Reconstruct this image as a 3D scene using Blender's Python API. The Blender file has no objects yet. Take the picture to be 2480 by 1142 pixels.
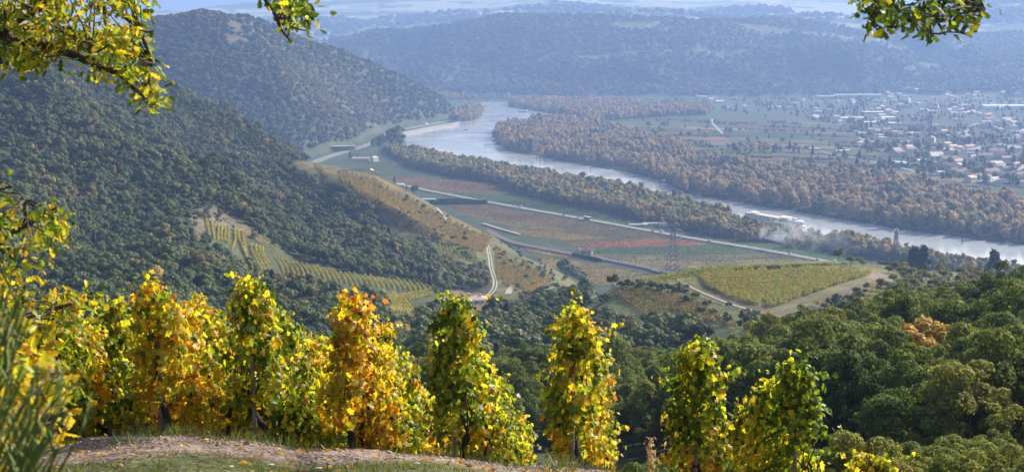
import bpy, math, random
import numpy as np
from mathutils import Vector, Matrix

# ------------------------------------------------------------------ camera, sky, sun, exposure
F = 2480 * 50 / 36.0            # focal length in photo pixels
CX, CY, HOR = 1240.0, 571.0, 60.0
CAMZ = 240.0
PITCH = math.atan((CY - HOR) / F)
scene = bpy.context.scene
COL = scene.collection
cam_d = bpy.data.cameras.new('camera')
cam_d.lens = 50; cam_d.sensor_width = 36; cam_d.clip_start = 0.1; cam_d.clip_end = 60000
cam_d.dof.use_dof = True; cam_d.dof.focus_distance = 24.0; cam_d.dof.aperture_fstop = 7.1
cam = bpy.data.objects.new('camera', cam_d); COL.objects.link(cam)
cam.location = (0, 0, CAMZ); cam.rotation_euler = (math.pi / 2 - PITCH, 0, 0)
scene.camera = cam
SUN_AZ, SUN_EL = math.radians(52), math.radians(31)      # to the right of the view axis
world = bpy.data.worlds.new('World'); scene.world = world; world.use_nodes = True
wn = world.node_tree.nodes; wl = world.node_tree.links
sky = wn.new('ShaderNodeTexSky'); sky.sky_type = 'NISHITA'; sky.sun_disc = False
sky.sun_elevation = SUN_EL; sky.sun_rotation = SUN_AZ
sky.air_density = 1.0; sky.dust_density = 6.0; sky.ozone_density = 1.2
bg = wn['Background']; bg.inputs['Strength'].default_value = 0.12
wl.new(sky.outputs[0], bg.inputs['Color'])
sun_d = bpy.data.lights.new('sun', 'SUN'); sun_d.energy = 4.6; sun_d.angle = math.radians(0.6)
sun_d.color = (1.0, 0.945, 0.86)
sun = bpy.data.objects.new('sun', sun_d); COL.objects.link(sun)
sdir = Vector((math.sin(SUN_AZ) * math.cos(SUN_EL), math.cos(SUN_AZ) * math.cos(SUN_EL), math.sin(SUN_EL)))
sun.rotation_euler = sdir.to_track_quat('Z', 'Y').to_euler()
sun.location = (0, 0, 600)
vs = scene.view_settings
vs.view_transform = 'Standard'; vs.look = 'None'; vs.gamma = 1; vs.exposure = 0.78; vs.use_curve_mapping = False
scene.render.engine = 'CYCLES'
cy = scene.cycles
cy.use_denoising = True
cy.max_bounces = 6; cy.diffuse_bounces = 3; cy.glossy_bounces = 2; cy.transmission_bounces = 4
cy.transparent_max_bounces = 6; cy.volume_bounces = 2; cy.caustics_reflective = False; cy.caustics_refractive = False
cy.sample_clamp_indirect = 4.0

# ------------------------------------------------------------------ helpers
rng = np.random.default_rng(7)
_cp, _sp = math.cos(PITCH), math.sin(PITCH)

def rays(px, py):
    px = np.asarray(px, float); py = np.asarray(py, float)
    a = (px - CX) / F; b = (CY - py) / F
    return a, _cp + b * _sp, -_sp + b * _cp          # x, y, z of the ray

def at(px, py, d):
    x, y, z = rays(px, py)
    k = d / y
    return np.stack([x * k, y * k, CAMZ + z * k], -1)

def on_plane(px, py, z):
    x, y, dz = rays(px, py)
    k = (z - CAMZ) / dz
    return np.stack([x * k, y * k, np.full_like(x * k, z)], -1)

def project(X, Y, Z):
    v = Z - CAMZ
    zf = Y * _cp - v * _sp
    zf = np.maximum(zf, 1e-3)
    return CX + F * X / zf, CY - F * (Y * _sp + v * _cp) / zf

def in_poly(px, py, poly):
    px = np.asarray(px); py = np.asarray(py)
    inside = np.zeros(px.shape, bool)
    n = len(poly)
    for i in range(n):
        x1, y1 = poly[i]; x2, y2 = poly[(i + 1) % n]
        if y1 == y2: continue
        c = ((y1 > py) != (y2 > py)) & (px < (x2 - x1) * (py - y1) / (y2 - y1) + x1)
        inside ^= c
    return inside

def _hash(ix, iy, seed):
    n = (ix.astype(np.int64) * 374761393 + iy.astype(np.int64) * 668265263 + seed * 1442695041) & 0xffffffff
    n = ((n ^ (n >> 13)) * 1274126177) & 0xffffffff
    return ((n ^ (n >> 16)) & 0xffff) / 65535.0

def vnoise(x, y, seed=0):
    ix = np.floor(x); iy = np.floor(y)
    fx = x - ix; fy = y - iy
    ux = fx * fx * (3 - 2 * fx); uy = fy * fy * (3 - 2 * fy)
    a = _hash(ix, iy, seed); b = _hash(ix + 1, iy, seed)
    c = _hash(ix, iy + 1, seed); d = _hash(ix + 1, iy + 1, seed)
    return (a * (1 - ux) + b * ux) * (1 - uy) + (c * (1 - ux) + d * ux) * uy

def fbm(x, y, oct=4, seed=0, ridged=False):
    t = 0; amp = 1; tot = 0
    for o in range(oct):
        n = vnoise(x * 2 ** o + o * 17.3, y * 2 ** o + o * 9.1, seed + o) * 2 - 1
        if ridged: n = 1 - 2 * np.abs(n)
        t = t + n * amp; tot += amp; amp *= 0.5
    return t / tot

def new_mesh(name, verts, faces, mat=None, col=None, smooth=False):
    """verts (N,3); faces (M,3) or (M,4) array or list of tuples; col (N,3) base colours"""
    me = bpy.data.meshes.new(name)
    verts = np.asarray(verts, np.float32)
    if isinstance(faces, np.ndarray):
        k = faces.shape[1]
        me.vertices.add(len(verts)); me.vertices.foreach_set('co', verts.ravel())
        me.loops.add(faces.size); me.loops.foreach_set('vertex_index', faces.astype(np.int32).ravel())
        me.polygons.add(len(faces))
        me.polygons.foreach_set('loop_start', np.arange(0, faces.size, k, dtype=np.int32))
        me.polygons.foreach_set('loop_total', np.full(len(faces), k, np.int32))
        if smooth: me.polygons.foreach_set('use_smooth', np.ones(len(faces), bool))
        me.update(calc_edges=True)
    else:
        me.from_pydata([tuple(v) for v in verts], [], [tuple(f) for f in faces])
        if smooth: me.polygons.foreach_set('use_smooth', np.ones(len(me.polygons), bool))
        me.update()
    if col is not None:
        ca = me.color_attributes.new('Col', 'FLOAT_COLOR', 'POINT')
        c4 = np.ones((len(verts), 4), np.float32); c4[:, :3] = col
        ca.data.foreach_set('color', c4.ravel())
    if mat is not None: me.materials.append(mat)
    return me

def add(name, me, parent=None, loc=(0, 0, 0), rot=(0, 0, 0), scale=None):
    o = bpy.data.objects.new(name, me); COL.objects.link(o)
    o.location = loc; o.rotation_euler = rot
    if scale is not None: o.scale = (scale, scale, scale) if np.isscalar(scale) else scale
    if parent is not None: o.parent = parent
    return o

def tag(o, label=None, cat=None, group=None, kind=None):
    if label: o['label'] = label
    if cat: o['category'] = cat
    if group: o['group'] = group
    if kind: o['kind'] = kind
    return o

def thing(name, label, cat, loc=(0, 0, 0), rotz=0, group=None, scale=1.0):
    o = bpy.data.objects.new(name, None); COL.objects.link(o)
    o.location = tuple(float(v) for v in loc); o.rotation_euler = (0, 0, rotz); o.scale = (scale,) * 3
    o.empty_display_size = 0.2
    return tag(o, label, cat, group)

class MB:
    """collects boxes, prisms, tubes into one mesh"""
    def __init__(s): s.v = []; s.f = []
    def poly(s, pts, faces):
        b = len(s.v); s.v += [tuple(map(float, p)) for p in pts]; s.f += [tuple(b + i for i in f) for f in faces]; return s
    def box(s, x0, x1, y0, y1, z0, z1):
        return s.poly([(x0, y0, z0), (x1, y0, z0), (x1, y1, z0), (x0, y1, z0), (x0, y0, z1), (x1, y0, z1), (x1, y1, z1), (x0, y1, z1)],
                      [(3, 2, 1, 0), (4, 5, 6, 7), (0, 1, 5, 4), (1, 2, 6, 5), (2, 3, 7, 6), (3, 0, 4, 7)])
    def prism(s, outline, axis, a, b):
        """2-D outline extruded along axis 'x' (outline = y,z), 'y' (x,z) or 'z' (x,y)"""
        n = len(outline)
        f = {'x': lambda p, t: (t, p[0], p[1]), 'y': lambda p, t: (p[0], t, p[1]), 'z': lambda p, t: (p[0], p[1], t)}[axis]
        pts = [f(p, a) for p in outline] + [f(p, b) for p in outline]
        return s.poly(pts, [tuple(range(n))[::-1], tuple(range(n, 2 * n))] + [(i, (i + 1) % n, n + (i + 1) % n, n + i) for i in range(n)])
    def tube(s, path, radii, n=6, cap=True):
        path = [Vector(p) for p in path]
        if np.isscalar(radii): radii = [radii] * len(path)
        rings = []; b = len(s.v)
        for i, p in enumerate(path):
            t = (path[min(i + 1, len(path) - 1)] - path[max(i - 1, 0)])
            t = t.normalized() if t.length > 1e-9 else Vector((0, 0, 1))
            u = t.cross(Vector((0, 0, 1))) if abs(t.z) < 0.95 else t.cross(Vector((1, 0, 0)))
            u.normalize(); w = t.cross(u)
            for k in range(n):
                a = 2 * math.pi * k / n
                s.v.append(tuple(p + (u * math.cos(a) + w * math.sin(a)) * radii[i]))
        for i in range(len(path) - 1):
            for k in range(n):
                a0 = b + i * n + k; a1 = b + i * n + (k + 1) % n
                s.f.append((a0, a1, a1 + n, a0 + n))
        if cap:
            s.f.append(tuple(b + k for k in range(n))[::-1]); e = b + (len(path) - 1) * n
            s.f.append(tuple(e + k for k in range(n)))
        return s
    def mesh(s, name, mat, smooth=False):
        return new_mesh(name, s.v, s.f, mat, smooth=smooth)
    def obj(s, name, mat, parent=None, smooth=False, **k):
        return add(name, s.mesh(name, mat, smooth), parent, **k)

# ------------------------------------------------------------------ materials
def mat_new(name):
    m = bpy.data.materials.new(name); m.use_nodes = True
    nt = m.node_tree; nt.nodes.clear()
    return m, nt, nt.nodes, nt.links

def N(nodes, t, **kw):
    n = nodes.new(t)
    for k, v in kw.items():
        if k in n.inputs and not hasattr(n, k): n.inputs[k].default_value = v
        else: setattr(n, k, v)
    return n

def ramp(nodes, stops, interp='LINEAR'):
    r = nodes.new('ShaderNodeValToRGB'); cr = r.color_ramp; cr.interpolation = interp
    while len(cr.elements) < len(stops): cr.elements.new(0.5)
    for e, (p, c) in zip(cr.elements, stops):
        e.position = p; e.color = (*c, 1) if len(c) == 3 else c
    return r

def mulcol(nodes, links, a, b, fac=1.0, mode='MULTIPLY'):
    m = nodes.new('ShaderNodeMix'); m.data_type = 'RGBA'; m.blend_type = mode
    m.inputs[0].default_value = fac
    for sock, val in ((m.inputs[6], a), (m.inputs[7], b)):
        if hasattr(val, 'is_output'): links.new(val, sock)
        else: sock.default_value = (*val, 1)
    return m.outputs[2]

def mat_plain(name, color, rough=0.7, var=0.25, scale=3.0, bump=0.0, metal=0.0, spec=0.3):
    """one base colour, broken by object-space noise"""
    m, nt, nd, ln = mat_new(name)
    out = N(nd, 'ShaderNodeOutputMaterial'); p = N(nd, 'ShaderNodeBsdfPrincipled')
    p.inputs['Roughness'].default_value = rough; p.inputs['Metallic'].default_value = metal
    p.inputs['Specular IOR Level'].default_value = spec
    tc = N(nd, 'ShaderNodeTexCoord'); nz = N(nd, 'ShaderNodeTexNoise'); nz.inputs['Scale'].default_value = scale
    nz.inputs['Detail'].default_value = 5
    ln.new(tc.outputs['Object'], nz.inputs['Vector'])
    r = ramp(nd, [(0.3, (1 - var,) * 3), (0.7, (1 + var * 0.6,) * 3)])
    ln.new(nz.outputs[0], r.inputs[0])
    ln.new(mulcol(nd, ln, color, r.outputs[0]), p.inputs['Base Color'])
    if bump:
        b = N(nd, 'ShaderNodeBump'); b.inputs['Strength'].default_value = bump; b.inputs['Distance'].default_value = 0.05
        ln.new(nz.outputs[0], b.inputs['Height']); ln.new(b.outputs[0], p.inputs['Normal'])
    ln.new(p.outputs[0], out.inputs[0])
    return m

def mat_foliage(name, stops, trans=0.35, patch=0.0, rough=0.6, gloss=0.25, hue=0.0):
    """leaf material: colour picked per object, tinted per leaf (attribute Col), part translucent"""
    m, nt, nd, ln = mat_new(name)
    out = N(nd, 'ShaderNodeOutputMaterial')
    oi = N(nd, 'ShaderNodeObjectInfo')
    r = ramp(nd, stops)
    if patch:
        nz = N(nd, 'ShaderNodeTexNoise'); nz.inputs['Scale'].default_value = patch; nz.inputs['Detail'].default_value = 2
        ln.new(oi.outputs['Location'], nz.inputs['Vector'])
        ma = N(nd, 'ShaderNodeMath', operation='MULTIPLY_ADD'); ma.inputs[1].default_value = 0.42; ma.inputs[2].default_value = -0.22
        ln.new(oi.outputs['Random'], ma.inputs[0])
        mb = N(nd, 'ShaderNodeMath', operation='MULTIPLY_ADD'); mb.inputs[1].default_value = 1.05
        ln.new(nz.outputs[0], mb.inputs[0]); ln.new(ma.outputs[0], mb.inputs[2])
        ln.new(mb.outputs[0], r.inputs[0])
    else:
        ln.new(oi.outputs['Random'], r.inputs[0])
    at_ = N(nd, 'ShaderNodeAttribute'); at_.attribute_name = 'Col'
    c = mulcol(nd, ln, r.outputs[0], at_.outputs['Color'])
    p = N(nd, 'ShaderNodeBsdfPrincipled'); p.inputs['Roughness'].default_value = rough
    p.inputs['Specular IOR Level'].default_value = gloss
    t = N(nd, 'ShaderNodeBsdfTranslucent')
    ln.new(c, p.inputs['Base Color'])
    tcol = mulcol(nd, ln, c, (1.25, 1.2, 0.75))
    ln.new(tcol, t.inputs['Color'])
    mx = N(nd, 'ShaderNodeMixShader'); mx.inputs[0].default_value = trans
    ln.new(p.outputs[0], mx.inputs[1]); ln.new(t.outputs[0], mx.inputs[2]); ln.new(mx.outputs[0], out.inputs[0])
    return m

def mat_leafcol(name, trans=0.45, rough=0.45, gloss=0.4):
    """leaf material whose colour is the leaf's own (attribute Col)"""
    m, nt, nd, ln = mat_new(name)
    out = N(nd, 'ShaderNodeOutputMaterial')
    at_ = N(nd, 'ShaderNodeAttribute'); at_.attribute_name = 'Col'
    tc = N(nd, 'ShaderNodeTexCoord'); nz = N(nd, 'ShaderNodeTexNoise'); nz.inputs['Scale'].default_value = 22
    nz.inputs['Detail'].default_value = 3
    ln.new(tc.outputs['Object'], nz.inputs['Vector'])
    r = ramp(nd, [(0.35, (0.72, 0.7, 0.7)), (0.6, (1.12, 1.1, 1.0))])
    ln.new(nz.outputs[0], r.inputs[0])
    c = mulcol(nd, ln, at_.outputs['Color'], r.outputs[0])
    p = N(nd, 'ShaderNodeBsdfPrincipled'); p.inputs['Roughness'].default_value = rough
    p.inputs['Specular IOR Level'].default_value = gloss
    t = N(nd, 'ShaderNodeBsdfTranslucent')
    ln.new(c, p.inputs['Base Color'])
    ln.new(mulcol(nd, ln, c, (1.5, 1.4, 0.7)), t.inputs['Color'])
    mx = N(nd, 'ShaderNodeMixShader'); mx.inputs[0].default_value = trans
    ln.new(p.outputs[0], mx.inputs[1]); ln.new(t.outputs[0], mx.inputs[2]); ln.new(mx.outputs[0], out.inputs[0])
    return m
# ------------------------------------------------------------------ terrain
PLAIN = 3.0
def pix_d(pts): return [tuple(at(a, b, d)) for a, b, d in pts]

# --- near relief: the camera's knoll, the wooded side valley, the spur and the terrace hillock.
# control points (photo x, photo y, metres away) read off the photograph, and (photo x, metres away, height) where hidden
CP = []
def cp(*pts):
    for a, b, d in pts:
        X, Y, Z = at(a, b, d); CP.append((X / Y, Y, Z))
def ch(*pts):
    for a, d, z in pts: CP.append(((a - CX) / F, d, z))
# under and before the camera
ch((0, 2.0, 238.3), (1240, 2.0, 238.3), (2480, 2.0, 238.2), (-900, 3, 238.4), (3400, 3, 237.8))
ch((300, 6, 237.5), (1240, 6, 237.4), (2200, 6, 237.0))
cp((200, 1142, 14.3), (700, 1146, 14.3), (1240, 1170, 14.3), (1700, 1230, 14.3), (2200, 1310, 14.3))
cp((200, 1072, 17.6), (420, 1056, 17.8), (620, 1062, 17.8), (845, 1092, 17.8), (1100, 1112, 17.8), (1390, 1130, 17.8), (1690, 1185, 17.8), (1930, 1240, 17.8), (2300, 1330, 17.8))
cp((-300, 1080, 17.6), (2800, 1420, 17.8))
cp((-300, 1100, 25), (100, 1105, 25), (500, 1120, 25), (820, 1165, 25), (1100, 1215, 25), (1320, 1260, 25), (1700, 1330, 25), (2300, 1400, 25), (2900, 1480, 25))
cp((0, 1100, 45), (800, 1150, 45), (1400, 1270, 45), (1900, 1300, 45), (2480, 1290, 45), (3000, 1290, 45))
# wooded slope falling from the right-hand side (ground under the crowns)
cp((3000, 1000, 110), (2600, 1040, 110), (2200, 1120, 100), (1800, 1210, 95), (1500, 1240, 90), (1000, 1200, 90), (300, 1120, 90))
cp((3000, 850, 180), (2700, 860, 170), (2450, 880, 165), (2200, 940, 165), (1900, 1030, 160), (1600, 1100, 160), (1200, 1130, 160), (500, 1050, 180))
cp((2900, 780, 250), (2480, 790, 240), (2200, 840, 240), (2000, 880, 250), (1800, 930, 250), (1500, 1000, 250), (1100, 1000, 280), (300, 950, 300))
cp((2900, 735, 350), (2480, 745, 350), (2250, 770, 350), (2050, 800, 340), (1850, 845, 350), (1650, 890, 340), (1400, 900, 360), (1240, 890, 400), (800, 880, 420), (300, 850, 420), (-300, 800, 420))
# terrace hillock with vines
cp((2900, 690, 520), (2480, 700, 520), (2250, 722, 500), (2100, 735, 490), (1900, 772, 480), (1760, 790, 480), (1650, 800, 500), (1500, 830, 500))
cp((1850, 745, 540), (1720, 705, 600), (1650, 695, 620), (1900, 700, 600), (2000, 700, 590), (2130, 672, 640), (2300, 676, 620), (2480, 682, 600))
cp((1500, 686, 670), (1600, 664, 690), (1700, 647, 720), (1850, 636, 740), (2000, 632, 750), (2100, 638, 750), (2300, 660, 720), (2480, 672, 700), (2900, 680, 700))
ch((1500, 800, 75), (1700, 850, 72), (1900, 880, 70), (2200, 880, 70), (2600, 880, 70), (3000, 900, 70))
ch((1450, 1000, 20), (1700, 1050, -5), (2000, 1050, -5), (2600, 1050, -5), (3200, 1050, -5))
# side-valley bottom towards the plain
cp((1350, 800, 560), (1250, 770, 640), (1400, 740, 680), (1300, 722, 800), (1400, 700, 850), (1210, 720, 850), (1150, 735, 840), (1060, 762, 780), (950, 790, 700), (800, 800, 640))
cp((1260, 690, 1000), (1350, 672, 1130), (1330, 645, 1300))
ch((1450, 1250, 1), (1420, 1400, -3))
# left wooded slope
cp((600, 800, 590), (300, 770, 560), (0, 740, 540), (-400, 680, 540))
cp((600, 705, 760), (300, 650, 740), (0, 600, 730), (-400, 520, 750))
cp((480, 590, 820), (300, 540, 880), (0, 450, 900), (-400, 380, 950), (550, 610, 850), (620, 660, 830))
cp((500, 512, 930), (560, 540, 925), (640, 588, 900), (760, 640, 885), (900, 675, 880), (1060, 702, 870), (700, 670, 850), (900, 712, 835), (1000, 760, 790))
cp((400, 470, 1000), (200, 400, 1050), (0, 320, 1100), (-400, 220, 1150))
# the fold behind the vineyard spur, then the long ridge
cp((800, 600, 1010), (950, 655, 960), (1080, 690, 930), (600, 500, 1090), (700, 545, 1060))
cp((1180, 650, 1100), (1100, 620, 1120), (1000, 585, 1150), (900, 540, 1200), (800, 470, 1290), (650, 420, 1350), (450, 330, 1400), (200, 230, 1450), (0, 190, 1500), (-400, 110, 1500))
RIDGE = [(1300, 640, 1380), (1200, 575, 1390), (1100, 527, 1410), (1010, 480, 1450), (900, 424, 1500), (770, 392, 1570), (660, 342, 1620), (560, 286, 1660), (400, 208, 1710), (250, 140, 1760), (100, 95, 1800), (-150, 60, 1800), (-500, 20, 1800)]
cp(*RIDGE)
for a, b, d in RIDGE:
    Z = at(a, b, d)[2]
    ch((a + 10, d * 1.10, Z - 26 - 0.12 * Z), (a, d * 1.32, Z * 0.45 - 45), (a, d * 1.7, -60))
ch((1240, 1900, -40), (1800, 1700, -60), (2600, 1700, -60), (3200, 1800, -60), (0, 4000, -400), (1240, 4000, -400), (2480, 4000, -400))
CP = np.array(CP)

def _tps_setup():
    u = np.stack([CP[:, 0] * 4.5, np.log(CP[:, 1])], -1)
    v = (CAMZ - CP[:, 2]) / CP[:, 1]
    r = np.linalg.norm(u[:, None] - u[None], axis=-1)
    K = np.where(r > 0, r * r * np.log(np.maximum(r, 1e-9)), 0) + np.eye(len(u)) * 2e-4
    P = np.concatenate([np.ones((len(u), 1)), u], 1)
    A = np.block([[K, P], [P.T, np.zeros((3, 3))]])
    w = np.linalg.solve(A, np.concatenate([v, np.zeros(3)]))
    return u, w
_TU, _TW = _tps_setup()

def near_relief(X, Y):
    sh = X.shape
    X = X.ravel(); Yc = np.clip(Y.ravel(), 1.5, 6000)
    s = X / Yc; out = np.empty_like(X)
    for i in range(0, len(X), 60000):
        q = np.stack([s[i:i + 60000] * 4.5, np.log(Yc[i:i + 60000])], -1)
        r2 = ((q[:, None] - _TU[None]) ** 2).sum(-1)
        ph = np.where(r2 > 0, 0.5 * r2 * np.log(np.maximum(r2, 1e-18)), 0)
        out[i:i + 60000] = ph @ _TW[:-3] + _TW[-3] + q @ _TW[-2:]
    z = CAMZ - out * Yc
    return z.reshape(sh)

def ridge_z(X, Y, lines, slope):
    best = np.full(X.shape, -1e9)
    for ln_ in lines:
        P = np.array(pix_d(ln_))
        for a, b in zip(P[:-1], P[1:]):
            d = b[:2] - a[:2]; L2 = d @ d
            t = np.clip(((X - a[0]) * d[0] + (Y - a[1]) * d[1]) / L2, 0, 1)
            dist = np.hypot(X - a[0] - t * d[0], Y - a[1] - t * d[1])
            z = a[2] + t * (b[2] - a[2]) - slope * (dist * dist / (dist + 60))
            best = np.maximum(best, z)
    return best

HILL_D = [[(-600, 30, 2900), (-200, 80, 3000), (150, 108, 3000), (300, 78, 3000), (400, 46, 3000), (490, 33, 3000), (560, 50, 3050), (640, 44, 3100), (700, 74, 3180), (760, 94, 3260), (850, 122, 3400), (960, 192, 3580), (1030, 242, 3640), (1095, 288, 3620)],
          [(490, 33, 3000), (540, 130, 2850), (600, 230, 2720), (640, 310, 2620)], [(700, 74, 3180), (715, 200, 2950), (715, 300, 2740), (705, 350, 2600)], [(640, 44, 3100), (720, 160, 2960), (770, 270, 2800), (790, 335, 2730)],
          [(850, 122, 3400), (870, 230, 3100), (890, 300, 2980)], [(300, 78, 3000), (300, 180, 2700), (330, 260, 2500)], [(960, 192, 3580), (975, 260, 3420)]]
FOOT_D = [(740, 400), (790, 383), (850, 366), (905, 349), (925, 332), (985, 314), (1050, 302), (1108, 292), (1150, 280)]
HILL_E = [[(500, 190, 6600), (700, 150, 6400), (845, 118, 6100), (900, 93, 6000), (960, 73, 5900), (1100, 55, 5800), (1200, 41, 5700), (1320, 36, 5600), (1480, 44, 5600), (1700, 54, 5600), (1870, 44, 5750), (2000, 56, 5900), (2150, 66, 6000), (2350, 90, 6100), (2600, 60, 6200)],
          [(1200, 41, 5700), (1150, 110, 5350), (1080, 180, 5000)], [(1400, 40, 5600), (1330, 110, 5300), (1270, 190, 4950)], [(1480, 44, 5600), (1560, 120, 5250), (1600, 195, 4900)],
          [(1700, 54, 5600), (1790, 130, 5250), (1800, 200, 4900)], [(1870, 44, 5750), (1980, 110, 5350), (2070, 190, 5000)], [(900, 93, 6000), (940, 150, 5500), (1000, 200, 5050)],
          [(2150, 66, 6000), (2290, 120, 5600), (2400, 170, 5300)]]
HILL_F = [[(-800, 10, 8500), (-100, 25, 8800), (370, 33, 9000), (450, 31, 9000), (520, 25, 9000), (600, 21, 9300), (660, 15, 9500), (740, 12, 9500), (800, 4, 9600), (1000, -14, 10000), (1300, -20, 10000), (1700, -20, 10000), (2000, -10, 9600), (2090, 8, 9500), (2200, 16, 9200), (2320, 20, 8800), (2400, 14, 8500), (2480, 0, 8300), (2700, -30, 8000), (3300, -30, 8000)],
          [(660, 7, 9500), (850, 60, 8000), (1000, 80, 7200)], [(1300, -20, 10000), (1350, 20, 8000), (1500, 40, 7000)], [(1800, -10, 9800), (1850, 20, 8200), (2000, 45, 7200)], [(2400, 8, 8500), (2350, 60, 7300), (2300, 90, 6600)]]

# river outline, photo pixels on the water plane
RIVER = [(2900, 730), (2480, 664), (2200, 617), (2000, 582), (1900, 562), (1800, 538), (1650, 498), (1500, 463), (1400, 443), (1300, 428), (1200, 408), (1100, 390), (1000, 368), (945, 350), (955, 335), (985, 321), (1050, 308), (1112, 297), (1150, 292), (1172, 276), (1168, 262), (1120, 254), (1135, 247),
         (1235, 247), (1233, 259), (1290, 267), (1372, 281), (1300, 290), (1240, 298), (1203, 312), (1196, 345), (1230, 364), (1400, 397), (1550, 423), (1615, 442), (1650, 466), (1800, 492), (2000, 524), (2200, 558), (2400, 584), (2480, 592), (2900, 640)]

def wet(X, Y):
    px, py = project(X, Y, np.zeros_like(X))
    return in_poly(px, py, RIVER) & (Y > 900)

def base_height(X, Y):
    z = near_relief(X, Y)
    mid = np.clip((Y - 120) / 500, 0, 1) * np.clip((2200 - Y) / 300, 0, 1)
    # folds and gullies running down the wooded side valley
    g = fbm((X * 0.85 + Y * 0.5) / 210.0, (X * 0.5 - Y * 0.85) / 700.0, 4, 3, True)
    left = np.clip((0.02 - X / np.maximum(Y, 1)) / 0.08, 0, 1)
    z = z + mid * (left * (4.0 + np.where(Y > 870, 62.0, 22.0) * np.clip(np.abs(Y - 870) / 150 - 0.4, 0, 1) * np.clip((1750 - Y) / 500, 0.2, 1) * np.clip(-0.02 - X / np.maximum(Y, 1), 0, 0.12) / 0.12) * (g - 0.1) + 1.2 * fbm(X / 45, Y / 45, 3, 11))
    near = np.clip((Y - 1) / 10, 0, 1) * np.clip((70 - Y) / 30, 0, 1)
    z = z + near * (0.10 * fbm(X / 1.6, Y / 1.6, 3, 21) + 0.02 * fbm(X / 0.25, Y / 0.25, 2, 25))
    # the dirt bank at the heads of the vine rows
    bx = X / np.maximum(Y, 1) * F + CX
    yc = 17.45 + 0.25 * np.sin(X * 0.7)
    amp = 0.07 * np.clip((bx + 100) / 300, 0, 1) * np.clip((1750 - bx) / 600, 0, 1)
    z = z + amp * np.exp(-((Y - yc) / 0.75) ** 2)
    far = Y > 1500
    hz = np.full(X.shape, -1e9)
    if far.any():
        xf, yf = X[far], Y[far]
        g2 = fbm(xf / 420, yf / 420, 5, 31, True); g3 = fbm(xf / 1500, yf / 1500, 5, 41, True)
        d = ridge_z(xf, yf, HILL_D, 0.56); d = d + (g2 - 0.15) * 40 * np.clip(d / 60, 0, 1) * np.clip((275 - d) / 120, 0.1, 1)
        foot = on_plane(*np.array(FOOT_D, float).T, PLAIN)
        fd = np.full(xf.shape, 1e9)
        for a, b in zip(foot[:-1], foot[1:]):
            w_ = b[:2] - a[:2]; t_ = np.clip(((xf - a[0]) * w_[0] + (yf - a[1]) * w_[1]) / (w_ @ w_), 0, 1)
            fd = np.minimum(fd, np.hypot(xf - a[0] - t_ * w_[0], yf - a[1] - t_ * w_[1]))
        d = np.minimum(d, PLAIN + np.maximum(0, fd - 26) * 0.95)
        e = ridge_z(xf, yf, HILL_E, 0.36); e = e + (fbm(xf / 700, yf / 1100, 5, 35, True) - 0.1) * 120 * np.clip(e / 60, 0, 1) * np.clip((285 - e) / 120, 0.12, 1)
        ff = ridge_z(xf, yf, HILL_F, 0.115); ff = ff + (g3 - 0.1) * 48 * np.clip(ff / 100, 0, 1) * np.clip((480 - ff) / 200, 0.25, 1)
        hz[far] = np.maximum(np.maximum(d, e), ff)
    # gentle rise of the town on the right bank
    rise = 0.022 * np.clip((Y - 4300) * np.clip((X / np.maximum(Y, 1) - 0.15) / 0.15, 0, 1), 0, 1500)
    z = np.maximum(np.maximum(z, hz), PLAIN + rise)
    return z

def height(X, Y):
    X = np.asarray(X, float); Y = np.asarray(Y, float)
    z = base_height(X, Y)
    w = wet(X, Y)
    return np.where(w & ((z < 8) | (Y > 1600)), -2.5, z)

def cast(px, py, d0=300, d1=3000, n=260):
    """where the sight line of a photo pixel meets the terrain"""
    px = np.atleast_1d(np.asarray(px, float)); py = np.atleast_1d(np.asarray(py, float))
    x, y, dz = rays(px, py)
    ds = np.geomspace(d0, d1, n)
    lo = np.full(px.shape, d1); hi = np.full(px.shape, d1); done = np.zeros(px.shape, bool); prev = np.full(px.shape, d0)
    for d in ds:
        k = d / y
        zt = height(x * k, y * k)
        hit = (CAMZ + dz * k <= zt) & ~done
        lo = np.where(hit, prev, lo); hi = np.where(hit, d, hi); done |= hit
        prev = np.where(done, prev, d)
        if done.all(): break
    for _ in range(9):
        m = (lo + hi) / 2; k = m / y
        below = CAMZ + dz * k <= height(x * k, y * k)
        hi = np.where(below, m, hi); lo = np.where(below, lo, m)
    k = hi / y
    return np.stack([x * k, y * k, height(x * k, y * k)], -1)

# ---- ground cover colours by region (photo outlines of what grows where)
SPUR_VINES = [(498, 528), (560, 535), (640, 580), (700, 612), (780, 640), (860, 664), (960, 676), (1050, 696), (1078, 712), (1070, 735), (1000, 770), (940, 760), (930, 720), (900, 708), (840, 700), (740, 672), (660, 660), (630, 668), (560, 610), (505, 580)]
SCREE = [(455, 550), (462, 508), (520, 498), (580, 530), (650, 585), (600, 580), (500, 530), (500, 560), (470, 565)]
CREST_VINES = [(700, 394), (770, 388), (900, 420), (1010, 475), (1100, 523), (1230, 570), (1330, 645), (1390, 680), (1420, 700), (1250, 725), (1195, 725), (1200, 690), (1180, 640), (1120, 640), (1060, 615), (1030, 575), (960, 570), (900, 500), (830, 450)]
HILLOCK = [(1470, 690), (1560, 655), (1700, 640), (1900, 628), (2100, 634), (2200, 655), (2300, 668), (2230, 700), (2190, 730), (1960, 790), (1870, 775), (1760, 740), (1640, 700), (1560, 705)]
ORCHARD = [(2040, 640), (2200, 640), (2600, 655), (2600, 715), (2300, 712), (2200, 720), (2120, 700), (2190, 672)]
LOWVINES = [(1430, 700), (1620, 700), (1760, 745), (1850, 775), (1780, 805), (1640, 760), (1500, 765), (1420, 740)]
HOUSE_PLOT = [(1060, 715), (1110, 700), (1200, 715), (1190, 750), (1120, 765), (1070, 765)]
OPEN = [SPUR_VINES, SCREE, CREST_VINES, HILLOCK, ORCHARD, LOWVINES, HOUSE_PLOT]

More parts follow.
